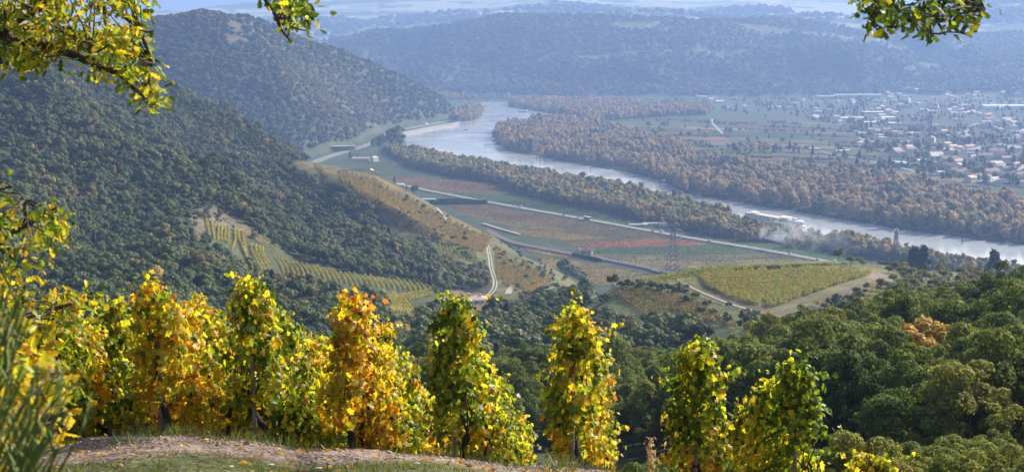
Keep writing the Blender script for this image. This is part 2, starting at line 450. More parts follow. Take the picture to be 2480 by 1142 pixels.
def cover(X, Y, Z):
    """base colour of the ground, paled for haze on the far plateau"""
    px, py = project(X, Y, Z)
    c = np.empty(X.shape + (3,))
    n = fbm(X / 30, Y / 30, 3, 51)[..., None]
    c[:] = (0.045, 0.055, 0.028); c += n * np.array([0.015, 0.014, 0.006])           # wood floor
    flat = (Z < PLAIN + 0.5) & (Y > 900)
    c[flat] = (0.048, 0.064, 0.036)
    hillF = (Y > 2200) & ~flat
    c[hillF] = (0.06, 0.075, 0.035)
    nn = fbm(X / 260, Y / 260, 4, 57)
    bare = hillF & (fbm(X / 70, Y / 70, 3, 58) > 0.48) & (Y < 4200); c[bare] = (0.105, 0.092, 0.066)
    fl = fbm(X / 500, Y / 160, 3, 59)
    c[hillF & (Y > 4200) & (fl > 0.45)] = (0.13, 0.13, 0.065)
    c[hillF & (Y > 6200) & (fl > 0.05)] = (0.26, 0.26, 0.17)  # here and below: plateau ground lightened, haze put into its colour
    c[hillF & (Y > 6200) & (fl < -0.4)] = (0.30, 0.27, 0.2)
    mid = (Y > 380) & (Y < 1700) & ~flat
    j = fbm(X / 9, Y / 9, 2, 61) * 6
    def reg(poly): return mid & in_poly(px + j, py + j * 0.5, poly)
    c[reg(SPUR_VINES)] = (0.075, 0.085, 0.036)
    c[reg(SCREE)] = (0.125, 0.11, 0.08)
    cv = reg(CREST_VINES); t = fbm(X / 60, Y / 25, 3, 63)[..., None]
    c[cv] = (np.array((0.125, 0.105, 0.042)) + t * np.array([0.06, 0.015, 0.0]))[cv]
    low = cv & (py > 560); c[low] = (np.array((0.105, 0.105, 0.042)) + t * np.array([0.04, 0.02, 0.01]))[low]
    c[reg(HILLOCK)] = (0.13, 0.13, 0.06)
    c[reg([(1700, 712), (1850, 772), (1935, 782), (2165, 684), (2125, 676), (2000, 715), (1885, 750), (1740, 714)])] = (0.12, 0.098, 0.072)
    c[reg([(2110, 655), (2190, 662), (2160, 680), (2080, 668)])] = (0.19, 0.15, 0.115)
    c[reg(ORCHARD)] = (0.12, 0.12, 0.045)
    c[reg(LOWVINES)] = (0.10, 0.12, 0.045)
    c[reg(HOUSE_PLOT)] = (0.17, 0.11, 0.07)
    # foreground: turf, then the bank of stony soil, then soil under the vines
    fg = Y < 60
    g = fbm(X / 0.5, Y / 0.5, 3, 71); g2 = fbm(X / 2.2, Y / 1.2, 3, 73)
    soil = np.array((0.165, 0.128, 0.104)) + g[..., None] * 0.05
    turf = np.array((0.085, 0.095, 0.04)) + g[..., None] * 0.02 + np.clip(g2 * 2.2, 0, 1)[..., None] * np.array([0.075, 0.045, 0.04])
    yb = 15.15 + 0.5 * g2 + 0.45 * np.clip((px - 900) / 600, -1, 0.3)
    k = np.clip((Y - yb) / 0.5, 0, 1)[..., None]
    dry = np.clip((px - 1050) / 500, 0, 1)[..., None] * 0.7
    turf = turf * (1 - dry) + np.array((0.20, 0.165, 0.11)) * dry
    mixc = turf * (1 - k) + soil * k
    under = np.clip((Y - 18.5) / 1.0, 0, 1)[..., None]
    mixc = mixc * (1 - under) + np.array((0.15, 0.115, 0.075)) * under
    c[fg] = mixc[fg]
    return np.clip(c, 0.01, 1)

NS, NT = 520, 860
ss = np.linspace(-0.60, 0.60, NS)
# dense where the picture needs it
tt = np.concatenate([np.geomspace(1.6, 12, 60, endpoint=False), np.geomspace(12, 24, 150, endpoint=False), np.geomspace(24, 380, 90, endpoint=False),
                     np.geomspace(380, 1900, 270, endpoint=False), np.geomspace(1900, 6200, 220, endpoint=False), np.geomspace(6200, 15000, 70)])
NT = len(tt)
GS, GT = np.meshgrid(ss, tt)
GX, GY = GS * GT, GT
GZ = height(GX, GY)
GC = cover(GX, GY, GZ)
idx = np.arange(NS * NT).reshape(NT, NS)
quads = np.stack([idx[:-1, :-1], idx[:-1, 1:], idx[1:, 1:], idx[1:, :-1]], -1).reshape(-1, 4)

def mat_ground():
    m, nt, nd, ln = mat_new('ground_cover')
    out = N(nd, 'ShaderNodeOutputMaterial'); p = N(nd, 'ShaderNodeBsdfPrincipled')
    p.inputs['Roughness'].default_value = 0.95; p.inputs['Specular IOR Level'].default_value = 0.1
    at_ = N(nd, 'ShaderNodeAttribute'); at_.attribute_name = 'Col'
    tc = N(nd, 'ShaderNodeTexCoord')
    c = at_.outputs['Color']
    hs = []
    for sc, lo, hi in ((0.04, 0.75, 1.2), (0.6, 0.7, 1.25), (9.0, 0.6, 1.35), (45.0, 0.7, 1.25)):
        nz = N(nd, 'ShaderNodeTexNoise'); nz.inputs['Scale'].default_value = sc; nz.inputs['Detail'].default_value = 4
        ln.new(tc.outputs['Object'], nz.inputs['Vector'])
        r = ramp(nd, [(0.35, (lo,) * 3), (0.65, (hi,) * 3)]); ln.new(nz.outputs[0], r.inputs[0])
        c = mulcol(nd, ln, c, r.outputs[0]); hs.append(nz.outputs[0])
    vo = N(nd, 'ShaderNodeTexVoronoi'); vo.inputs['Scale'].default_value = 18; ln.new(tc.outputs['Object'], vo.inputs['Vector'])
    b = N(nd, 'ShaderNodeBump'); b.inputs['Strength'].default_value = 0.8; b.inputs['Distance'].default_value = 0.03
    ln.new(vo.outputs[0], b.inputs['Height'])
    b2 = N(nd, 'ShaderNodeBump'); b2.inputs['Strength'].default_value = 0.5; b2.inputs['Distance'].default_value = 0.8
    ln.new(hs[1], b2.inputs['Height']); ln.new(b.outputs[0], b2.inputs['Normal'])
    ln.new(b2.outputs[0], p.inputs['Normal'])
    ln.new(c, p.inputs['Base Color']); ln.new(p.outputs[0], out.inputs[0])
    return m
M_GROUND = mat_ground()
ground = add('ground', new_mesh('ground', np.stack([GX, GY, GZ], -1).reshape(-1, 3), quads, M_GROUND, GC.reshape(-1, 3), smooth=True))
tag(ground, kind='structure')

# from here on heights are read off the finished ground mesh
slow_height = height
_LT = np.log(tt)
def height(X, Y):
    X = np.asarray(X, float); Y = np.asarray(Y, float)
    fi = np.interp(np.log(np.maximum(Y, tt[0])), _LT, np.arange(NT)); fj = np.clip((X / np.maximum(Y, tt[0]) - ss[0]) / (ss[1] - ss[0]), 0, NS - 1.001)
    i = np.clip(fi.astype(int), 0, NT - 2); j = fj.astype(int)
    a = (Y - tt[i]) / (tt[i + 1] - tt[i]); a = np.clip(a, 0, 1); b = fj - j
    return (GZ[i, j] * (1 - b) + GZ[i, j + 1] * b) * (1 - a) + (GZ[i + 1, j] * (1 - b) + GZ[i + 1, j + 1] * b) * a

# what the photograph's eye point can see of the ground: used only to choose which trees are worth an object of their own
_, GPY = project(GX, GY, GZ)
_HORI = np.minimum.accumulate(np.where(GY > 3, GPY, 5000), axis=0)
def seen_above(X, Y, Ztop):
    """photo pixels by which a point rises above the nearer ground"""
    px, py = project(X, Y, Ztop)
    si = np.clip(np.round((X / Y - ss[0]) / (ss[1] - ss[0])).astype(int), 0, NS - 1)
    ti = np.clip(np.searchsorted(tt, Y * 0.985) - 1, 0, NT - 1)
    return _HORI[ti, si] - py

# ------------------------------------------------------------------ water
def mat_water():
    m, nt, nd, ln = mat_new('river_water')
    out = N(nd, 'ShaderNodeOutputMaterial'); p = N(nd, 'ShaderNodeBsdfPrincipled')
    p.inputs['Base Color'].default_value = (0.36, 0.39, 0.41, 1); p.inputs['Roughness'].default_value = 0.18  # pale base colour holds part of the sky's silvery reflection
    p.inputs['IOR'].default_value = 1.33
    tc = N(nd, 'ShaderNodeTexCoord')
    mp = N(nd, 'ShaderNodeMapping'); mp.inputs['Scale'].default_value = (0.09, 0.16, 1)
    ln.new(tc.outputs['Object'], mp.inputs[0])
    nz = N(nd, 'ShaderNodeTexNoise'); nz.inputs['Scale'].default_value = 1.0; nz.inputs['Detail'].default_value = 7; nz.inputs['Roughness'].default_value = 0.65
    ln.new(mp.outputs[0], nz.inputs[0])
    b = N(nd, 'ShaderNodeBump'); b.inputs['Strength'].default_value = 0.10; b.inputs['Distance'].default_value = 1.0
    ln.new(nz.outputs[0], b.inputs['Height']); ln.new(b.outputs[0], p.inputs['Normal'])
    n2 = N(nd, 'ShaderNodeTexNoise'); n2.inputs['Scale'].default_value = 0.012; n2.inputs['Detail'].default_value = 4
    ln.new(tc.outputs['Object'], n2.inputs[0])
    r = ramp(nd, [(0.4, (0.06,) * 3), (0.6, (0.16,) * 3)]); ln.new(n2.outputs[0], r.inputs[0]); ln.new(r.outputs[0], p.inputs['Roughness'])
    ln.new(p.outputs[0], out.inputs[0])
    return m
_rp = np.array(RIVER, float)
W = on_plane(_rp[:, 0], _rp[:, 1], 0.0)
cen = W.mean(0)
# a generous sheet: the banks rise through it
wv = [(-700, 1000, 0), (2600, 1000, 0), (2600, 4600, 0), (-700, 4600, 0)]
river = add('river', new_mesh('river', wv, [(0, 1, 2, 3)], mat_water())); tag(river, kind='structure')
# ------------------------------------------------------------------ trees
def leaf_quads(r, centers, normals, size, stretch=1.35, tint=(0.65, 1.3), jit=0.55):
    """one small folded-free quad per leaf clump; returns verts, faces, tint"""
    n = len(centers)
    nv = normals + r.normal(0, jit, (n, 3)); nv /= np.linalg.norm(nv, axis=1, keepdims=True) + 1e-9
    a = r.normal(0, 1, (n, 3)); u = np.cross(nv, a); u /= np.linalg.norm(u, axis=1, keepdims=True) + 1e-9
    w = np.cross(nv, u)
    s = size * r.uniform(0.65, 1.35, (n, 1))
    v = np.stack([centers + u * s * stretch * .5, centers + w * s * .5, centers - u * s * stretch * .5, centers - w * s * .5], 1)
    v[:, 0] += nv * s * 0.15; v[:, 2] += nv * s * 0.15
    f = np.arange(n * 4).reshape(n, 4)
    t = r.uniform(*tint, (n, 1)) * np.ones((1, 3)); t[:, 0:1] *= r.uniform(0.9, 1.15, (n, 1))
    return v.reshape(-1, 3), f, np.repeat(t, 4, 0)

def crown_points(r, n, rx, rz, zc, lobes, lobe_r, flat=0.75, base=-0.5):
    """points on the skins of many overlapping leaf clumps spread through a crown volume"""
    d = r.normal(0, 1, (lobes * 3, 3)); d /= np.linalg.norm(d, axis=1, keepdims=True)
    d = d[d[:, 2] > base][:lobes]
    rad = r.uniform(0.35, 1.0, (len(d), 1)) ** 0.6
    c = d * rad * np.array([rx, rx, rz]) * r.uniform(0.8, 1.12, (len(d), 1)); c[:, 2] += zc
    lr = lobe_r * r.uniform(0.6, 1.3, len(d))
    p = lr ** 2; k = r.choice(len(d), n, p=p / p.sum())
    q = r.normal(0, 1, (n, 3)); q /= np.linalg.norm(q, axis=1, keepdims=True)
    q[:, 2] = np.where(q[:, 2] < -0.35, -q[:, 2], q[:, 2])
    pos = c[k] + q * lr[k][:, None] * np.array([1, 1, flat]) * r.uniform(0.75, 1.1, (n, 1))
    return pos, q, c

def limb_mesh(r, name, mat, height, rad, targets, zc, nlimb=7, bend=0.25):
    m = MB()
    top = zc
    path = [(0, 0, -0.6), (0.05 * rad, 0, height * 0.12)]
    for i in range(1, 5):
        path.append((r.normal(0, bend * .35), r.normal(0, bend * .35), height * 0.12 + (top - height * 0.12) * i / 4))
    m.tube(path, [rad * 1.25, rad, rad * .8, rad * .65, rad * .5, rad * .3], 7)
    for k in r.choice(len(targets), min(nlimb, len(targets)), replace=False):
        t = Vector(targets[k]); s = Vector(path[2]).lerp(Vector(path[4]), r.uniform(0, 1))
        mid = s.lerp(t, 0.5) + Vector((r.normal(0, .2), r.normal(0, .2), abs(r.normal(0, .25)) * rad * 4))
        m.tube([s, mid, t], [rad * .42, rad * .26, rad * .1], 5, cap=False)
    return m.mesh(name, mat, smooth=True)

M_BARK = mat_plain('bark', (0.085, 0.068, 0.05), 0.9, 0.4, 8, 0.6)
M_BARK_PALE = mat_plain('pale_bark', (0.17, 0.15, 0.125), 0.9, 0.35, 6, 0.4)

def tree_variant(seed, height, rx, rz, zc, n, leaf, lobes, lobe_r, mat, bark, flat=0.8, base=-0.5, nlimb=7, trunk_r=0.16, jit=0.4):
    r = np.random.default_rng(seed)
    pos, q, c = crown_points(r, n, rx, rz, zc, lobes, lobe_r, flat, base)
    v, f, t = leaf_quads(r, pos, q, leaf, jit=jit)
    crown = new_mesh('crown', v, f, mat, t)
    trunk = limb_mesh(r, 'trunk', bark, height, trunk_r, c, zc, nlimb)
    return trunk, crown

OAK_STOPS = [(0.0, (0.057, 0.092, 0.028)), (0.35, (0.098, 0.144, 0.039)), (0.6, (0.149, 0.190, 0.048)), (0.8, (0.218, 0.230, 0.055)), (0.93, (0.253, 0.218, 0.063)), (1.0, (0.276, 0.196, 0.069))]
M_OAK = mat_foliage('oak_foliage', OAK_STOPS, 0.45, patch=0.035, gloss=0.08)
M_OAKFAR = mat_foliage('slope_foliage', [(0.1, (0.036, 0.062, 0.022)), (0.35, (0.066, 0.102, 0.030)), (0.55, (0.105, 0.138, 0.038)), (0.72, (0.15, 0.158, 0.044)), (0.86, (0.185, 0.15, 0.06)), (1.0, (0.25, 0.17, 0.07))], 0.3, patch=0.012)
M_FARW = mat_foliage('far_wood_foliage', [(0.25, (0.016, 0.036, 0.018)), (0.4, (0.05, 0.08, 0.03)), (0.58, (0.10, 0.115, 0.04)), (0.75, (0.17, 0.14, 0.06)), (1.0, (0.22, 0.16, 0.09))], 0.3, patch=0.0042)  # broad dark and tan patches stand in for shading of the spurs
M_GOLD = mat_foliage('golden_foliage', [(0, (0.36, 0.24, 0.035)), (1, (0.44, 0.31, 0.05))], 0.4)
M_RIVER = mat_foliage('riverside_foliage', [(0.0, (0.068, 0.104, 0.046)), (0.25, (0.119, 0.142, 0.062)), (0.42, (0.313, 0.255, 0.123)), (0.58, (0.460, 0.330, 0.175)), (0.74, (0.240, 0.189, 0.113)), (1.0, (0.552, 0.415, 0.196))], 0.35, patch=0.02)
M_RIVER2 = mat_foliage('near_bank_foliage', [(0.0, (0.095, 0.136, 0.046)), (0.3, (0.178, 0.195, 0.068)), (0.55, (0.273, 0.249, 0.074)), (0.75, (0.451, 0.332, 0.103)), (1.0, (0.618, 0.449, 0.148))], 0.35, patch=0.025)
M_CONIFER = mat_foliage('conifer_foliage', [(0, (0.014, 0.028, 0.018)), (1, (0.025, 0.042, 0.022))], 0.1)
M_TWIG = mat_foliage('twiggy_foliage', [(0, (0.14, 0.11, 0.07)), (1, (0.19, 0.14, 0.08))], 0.2)
M_ORCH = mat_foliage('orchard_foliage', [(0, (0.075, 0.11, 0.03)), (0.5, (0.15, 0.16, 0.04)), (0.8, (0.24, 0.19, 0.05)), (1, (0.33, 0.19, 0.05))], 0.35, patch=0.03)

OAKS = [tree_variant(100 + i, 6.5, 2.5 + .25 * (i % 3), 2.7 + .5 * (i % 2), 4.1, 10500, 0.165, [70, 52, 60][i % 3], [.62, .74, .66][i % 3], M_OAK, M_BARK, 0.8, -0.85, 9) for i in range(7)]
OAKS_GOLD = [tree_variant(130 + i, 8.5, 1.9, 3.6, 5.2, 4200, 0.28, 34, 0.85, M_GOLD, M_BARK, 0.9, -0.7, 8) for i in range(2)]
MIDS = [tree_variant(150 + i, 6.5, 2.7 + .35 * (i % 3), [2.4, 3.0, 2.7][i % 3], 3.9, 1500, 0.5, [13, 18, 22][i % 3], [1.55, 1.3, 1.1][i % 3], M_OAKFAR, M_BARK, 0.85, -0.4, 4, jit=0.3) for i in range(6)]
FARS = [tree_variant(170 + i, 10, 5.5, 4.2, 4.5, 420, 1.7, 20, 2.4, M_FARW, M_BARK, 0.8, -0.2, 2, 0.3) for i in range(4)]
RIVS = [tree_variant(190 + i, 18, [4.6, 5.8, 3.6, 6.4, 5.0][i], [8.4, 7.6, 9.6, 7.4, 8.2][i], [9.5, 8.5, 10.5, 8.5, 9.0][i], 1900, 0.9, [20, 17, 24, 19, 15][i], [2.5, 2.9, 2.0, 3.0, 2.9][i], M_RIVER, M_BARK_PALE, 1.1, -0.9, 6, 0.3, jit=0.3) for i in range(5)]
RIVS2 = [tree_variant(210 + i, 15, [3.4, 4.2, 2.6, 4.6, 3.2][i], [6.8, 6.0, 7.8, 5.8, 6.6][i], [8.0, 7.2, 8.8, 7.0, 7.5][i], 1900, 0.72, [22, 18, 26, 20, 17][i], [1.8, 2.1, 1.5, 2.2, 2.0][i], M_RIVER2, M_BARK_PALE, 1.1, -0.9, 6, 0.25, jit=0.3) for i in range(5)]
ORCHS = [tree_variant(230 + i, 3.6, 1.5, 1.2, 2.3, 700, 0.32, 16, 0.7, M_ORCH, M_BARK, 0.8, -0.4, 5, 0.09) for i in range(3)]

def conifer(seed, h, rx, n, leaf, mat, spread=1.0):
    r = np.random.default_rng(seed)
    t = r.uniform(0.05, 1, n) ** 0.8; a = r.uniform(0, 2 * math.pi, n)
    tier = 0.75 + 0.35 * np.abs(np.sin(t * 9 * math.pi * 0.5))
    rad = rx * (1 - t) ** 0.75 * tier * r.uniform(0.4, 1, n) ** 0.5
    pos = np.stack([np.cos(a) * rad, np.sin(a) * rad, 0.08 * h + t * h * 0.92 - rad * 0.15], -1)
    nm = np.stack([np.cos(a), np.sin(a), 0.5 + 0 * a], -1)
    v, f, tc = leaf_quads(r, pos, nm, leaf, 1.8)
    crown = new_mesh('crown', v, f, mat, tc)
    trunk = MB().tube([(0, 0, -0.5), (0, 0, h * .5), (0, 0, h * .93)], [h * .022, h * .016, h * .004], 6).mesh('trunk', M_BARK)
    return trunk, crown
CONIFERS = [conifer(250, 14, 3.4, 1300, 0.9, M_CONIFER), conifer(251, 11, 1.4, 900, 0.6, M_CONIFER)]

def plant_tree(var, name, label, group, x, y, z, s, rz, lean=None, cat='tree'):
    o = thing(name, label, cat, (x, y, z), rz, group, s)
    _k = (x * 12.9898 + y * 78.233) % 1.0; o.scale = (s * (0.88 + 0.24 * _k), s * (1.1 - 0.2 * _k), s * (0.86 + 0.34 * ((_k * 7.31) % 1.0)))
    add('trunk', var[0], o); add('crown', var[1], o)
    return o

# instanced woods: one object per wood, the trees of which nobody could count
def wood(name, label, variants, P, S, R, V):
    """P (n,3) feet, S scales, R turns, V which variant; crowns and trunks instanced on points"""
    me = bpy.data.meshes.new(name)
    me.vertices.add(len(P)); me.vertices.foreach_set('co', np.asarray(P, np.float32).ravel())
    for nm, ty, arr in (('s', 'FLOAT', S), ('r', 'FLOAT', R), ('v', 'INT', V)):
        a = me.attributes.new(nm, ty, 'POINT'); a.data.foreach_set('value', np.asarray(arr, np.float32 if ty == 'FLOAT' else np.int32))
    o = add(name, me); tag(o, label, None, None, 'stuff')
    ng = bpy.data.node_groups.new(name + '_nodes', 'GeometryNodeTree')
    ng.interface.new_socket('Geometry', in_out='INPUT', socket_type='NodeSocketGeometry')
    ng.interface.new_socket('Geometry', in_out='OUTPUT', socket_type='NodeSocketGeometry')
    nd, ln = ng.nodes, ng.links
    gi = nd.new('NodeGroupInput'); go = nd.new('NodeGroupOutput'); join = nd.new('GeometryNodeJoinGeometry')
    def attr(n, t):
        a = nd.new('GeometryNodeInputNamedAttribute'); a.data_type = t; a.inputs[0].default_value = n
        return a.outputs[0]
    s_, r_, v_ = attr('s', 'FLOAT'), attr('r', 'FLOAT'), attr('v', 'INT')
    rot = nd.new('ShaderNodeCombineXYZ'); ln.new(r_, rot.inputs[2])
    for i, tr in enumerate(variants):
        cmp_ = nd.new('FunctionNodeCompare'); cmp_.data_type = 'INT'; cmp_.operation = 'EQUAL'
        ints = [k for k in cmp_.inputs if k.type == 'INT']
        ln.new(v_, ints[0]); ints[1].default_value = i
        for me_ in tr:
            key = '_src_' + me_.name
            src = SRC.get(key)
            if src is None:
                src = bpy.data.objects.new(me_.name, me_); SRC[key] = src      # never linked to the scene
            oi = nd.new('GeometryNodeObjectInfo'); oi.inputs['Object'].default_value = src; oi.inputs['As Instance'].default_value = True
            ip = nd.new('GeometryNodeInstanceOnPoints')
            ln.new(gi.outputs[0], ip.inputs['Points']); ln.new(cmp_.outputs[0], ip.inputs['Selection'])
            ln.new(oi.outputs['Geometry'], ip.inputs['Instance'])
            ln.new(rot.outputs[0], ip.inputs['Rotation']); ln.new(s_, ip.inputs['Scale'])
            ln.new(ip.outputs[0], join.inputs[0])
    ln.new(join.outputs[0], go.inputs[0])
    md = o.modifiers.new('instances', 'NODES'); md.node_group = ng
    return o
SRC = {}

def jitter_grid(x0, x1, y0, y1, step, seed):
    r = np.random.default_rng(seed)
    gx, gy = np.meshgrid(np.arange(x0, x1, step), np.arange(y0, y1, step))
    gx = gx.ravel() + r.uniform(-.48, .48, gx.size) * step; gy = gy.ravel() + r.uniform(-.48, .48, gy.size) * step
    return gx, gy

def build_hill_woods():
    r = np.random.default_rng(5)
    # near and middle wood of the side valley
    X, Y = [], []
    for y0, y1, st in ((42, 130, 3.9), (130, 420, 4.3), (420, 900, 4.9), (900, 1900, 5.5)):
        a, b = jitter_grid(-0.46 * y1, 0.46 * y1, y0, y1, st, int(y0)); k = np.abs(a / b) < 0.46
        X.append(a[k]); Y.append(b[k])
    X = np.concatenate(X); Y = np.concatenate(Y)
    Z = height(X, Y)
    px, py = project(X, Y, Z)
    keep = Z > PLAIN + 4
    RIDGE_BACK = [(760, 372), (900, 402), (1020, 452), (1120, 503), (1260, 560), (1360, 640), (1300, 640), (1200, 585), (1000, 490), (900, 440), (760, 400)]
    TRACK_SIDE = [(1150, 570), (1200, 578), (1214, 690), (1200, 735), (1140, 735), (1182, 690), (1172, 620)]
    for poly in OPEN + [RIDGE_BACK, TRACK_SIDE]:
        for up in (0.0, 2.2, 4.4, 6.4):
            qx, qy = project(X, Y, Z + up); keep &= ~((Y > 380) & in_poly(qx, qy, poly))
    # open ground: the vine rows and their lower slope
    keep &= ~((Y < 75) & (X / Y < 0.16))
    keep &= Y > np.interp(px, [-400, 1400, 1500, 1700, 2000, 2480, 2900], [190, 190, 165, 130, 95, 70, 70])
    # vineyard corner seen in front of the hillock, tracks
    keep &= ~((Y > 380) & in_poly(px, py, [(1480, 700), (1660, 690), (1860, 770), (1990, 800), (1930, 815), (1800, 800), (1640, 740)]))
    keep &= ~((Y > 420) & in_poly(px, py, [(2060, 700), (2220, 690), (2380, 720), (2240, 730), (2150, 760), (1960, 780), (1900, 775)]))
    keep &= ~((Y > 500) & in_poly(px, py, [(1180, 570), (1240, 560), (1420, 640), (1500, 700), (1480, 770), (1400, 740), (1250, 730)]) & (fbm(X / 25, Y / 25, 2, 5) < 0.1))
    # crowns of the near slope stay below the skyline that the photograph shows
    sky_x = [-400, 0, 500, 1000, 1480, 1560, 1780, 1850, 2000, 2100, 2200, 2300, 2400, 2480, 2900]
    sky_y = [825, 825, 825, 830, 835, 840, 838, 790, 748, 728, 705, 690, 660, 655, 640]
    r9 = np.random.default_rng(55); SC = (0.62 + 0.85 * r9.random(len(X)) ** 1.6) * (1 + 0.3 * fbm(X / 28, Y / 28, 3, 81))
    top = project(X, Y, Z + 7.0 * SC)[1]
    keep &= ~((Y < 150) & (np.abs(px - 2252) < 75) & (top < 865))
    keep &= ~((Y < 420) & (top < np.interp(px, sky_x, sky_y)))
    vis = seen_above(X, Y, Z + 6.5)
    keep &= vis > -25
    n1 = fbm(X / 28, Y / 28, 3, 81); keep &= n1 > -0.72
    X, Y, Z, px, py, vis = X[keep], Y[keep], Z[keep], px[keep], py[keep], vis[keep]
    S = SC[keep]; R = r.uniform(0, 6.28, len(X))
    print('valley trees', len(X))
    sizepx = S * 5.5 * F / Y
    inframe = (px > -30) & (px < 2510) & (vis > 8) & (py - sizepx < 1150)
    order = np.argsort(np.where(inframe, -sizepx, 0))[:300]
    single = np.zeros(len(X), bool); single[order] = True; single &= inframe
    for i in np.where(single)[0]:
        gold = (2205 < px[i] < 2300 and 740 < py[i] - sizepx[i] < 850 and Y[i] < 260)
        olive = r.random() < 0.5
        v = OAKS_GOLD[i % 2] if False else OAKS[int(r.integers(len(OAKS)))]
        gx, gy = at(2266, 732, 142)[:2]; skyl = project(X[i], Y[i], Z[i] + 7 * S[i])[1] - np.interp(px[i], sky_x, sky_y)
        if math.hypot(X[i] - gx, Y[i] - gy) < 12: lb = ('leafy green oak standing close around the golden trees', 'oaks round the golden trees')
        elif skyl < 22: lb = ('leafy oak on the upper edge of the near wood, against the valley', 'oaks on the upper edge of the near wood')
        elif S[i] > 1.12: lb = ('big broad oak rising out of the near wood below the vine rows', 'big oaks in the near wood')
        elif S[i] < 0.72: lb = ('small low oak tucked between bigger oaks in the near wood', 'small oaks in the near wood')
        else: lb = ('leafy scrub oak in the middle of the dense wood below the vine rows', 'oaks on the near wooded slope')
        plant_tree(v, 'oak_tree', lb[0], lb[1], X[i], Y[i], Z[i], S[i], R[i])
    # the golden pair standing among the green oaks
    for j, (a, b, d, s) in enumerate(((2266, 732, 142, 1.0), (2214, 768, 138, 0.72))):
        p = at(a, b, d); g = height(p[0:1], p[1:2])[0]
        plant_tree(OAKS_GOLD[j], 'golden_tree', ['tall golden yellow autumn tree rising among dark green oaks', 'smaller golden tree beside the tall golden one among green oaks'][j], None, p[0], p[1], g, (p[2] - g) / 8.9 * 1.0, j)
    rest = ~single; near = rest & (Y < 330); far = rest & ~near
    V = r.integers(0, len(OAKS), len(X)); V2 = r.integers(0, len(MIDS), len(X))
    P = np.stack([X, Y, Z], -1)
    near &= True
    wood('slope_woodland', 'dense green oak wood covering the near slope', OAKS, P[near], S[near], R[near], V[near])
    odd = r.random(len(X)); tall = (odd < 0.05) & (fbm(X / 60, Y / 60, 2, 14) > -.1)
    V2 = np.where(tall, len(MIDS) + r.integers(0, 3, len(X)), V2); V2 = np.where(odd > 0.985, len(MIDS) + 3, V2)
    S2 = np.where(tall, S * 0.55, np.where(odd > .985, S * .6, S)) * np.where((odd > .3) & (odd < .36), 1.35, 1) * 0.88
    wood('valley_woodland', 'dark green wood covering the side valley and its ridge', MIDS + RIVS2[:3] + [CONIFERS[0]], P[far], S2[far], R[far], V2[far])
    # undergrowth closing the foot of the near wood
    ux, uy = jitter_grid(3, 38, 40, 92, 2.5, 17); k = (ux / uy > 0.085) & (ux / uy < 0.46); ux, uy = ux[k], uy[k]
    uz = height(ux, uy); us = r.uniform(0.28, 0.5, len(ux)); upx, uty = project(ux, uy, uz + 7 * us)
    k = uty > np.interp(upx, [1400, 1700, 2000, 2480], [1110, 1090, 1040, 960]); ux, uy, uz, us = ux[k], uy[k], uz[k], us[k]
    wood('undergrowth', 'low leafy undergrowth at the edge of the near oak wood', OAKS, np.stack([ux, uy, uz - .3], -1), us, r.uniform(0, 6, len(ux)), r.integers(0, len(OAKS), len(ux)))
    # hills across the river
    for nm, lab, (x0, x1, y0, y1, st), zmin, smin, smax, seed in (
            ('gorge_hill_woodland', 'hazy blue green wood covering the steep hill above the river bend', (-1700, 0, 2300, 3900, 11.5), 14, 0.7, 1.15, 1),
            ('plateau_hill_woodland', 'hazy blue wood covering the long hill across the river', (-1400, 2500, 4300, 6700, 24), 14, 1.2, 1.9, 2),
            ('plateau_woodland', 'pale blue patches of wood on the far plateau', (-3400, 3800, 6600, 10000, 52), 20, 2.4, 3.8, 3)):
        X, Y = jitter_grid(x0, x1, y0, y1, st, seed + 90)
        k = np.abs(X / Y) < 0.42; X, Y = X[k], Y[k]
        Z = height(X, Y)
        k = (Z > zmin) & (seen_above(X, Y, Z + 10) > -4) & (fbm(X / 70, Y / 70, 3, 57 + seed) < (0.52 if seed == 1 else 0.8))
        if seed == 3: k &= Y < 8200
        if seed == 3: k &= fbm(X / 420, Y / 300, 3, 66) > 0.02
        if seed == 2: k &= ~((Y > 6200)) & ~(fbm(X / 500, Y / 160, 3, 59) > 0.45)
        X, Y, Z = X[k], Y[k], Z[k]
        print(nm, len(X))
        wood(nm, lab, FARS, np.stack([X, Y, Z - 1.5], -1), r.uniform(smin, smax, len(X)), r.uniform(0, 6.28, len(X)), r.integers(0, len(FARS), len(X)))

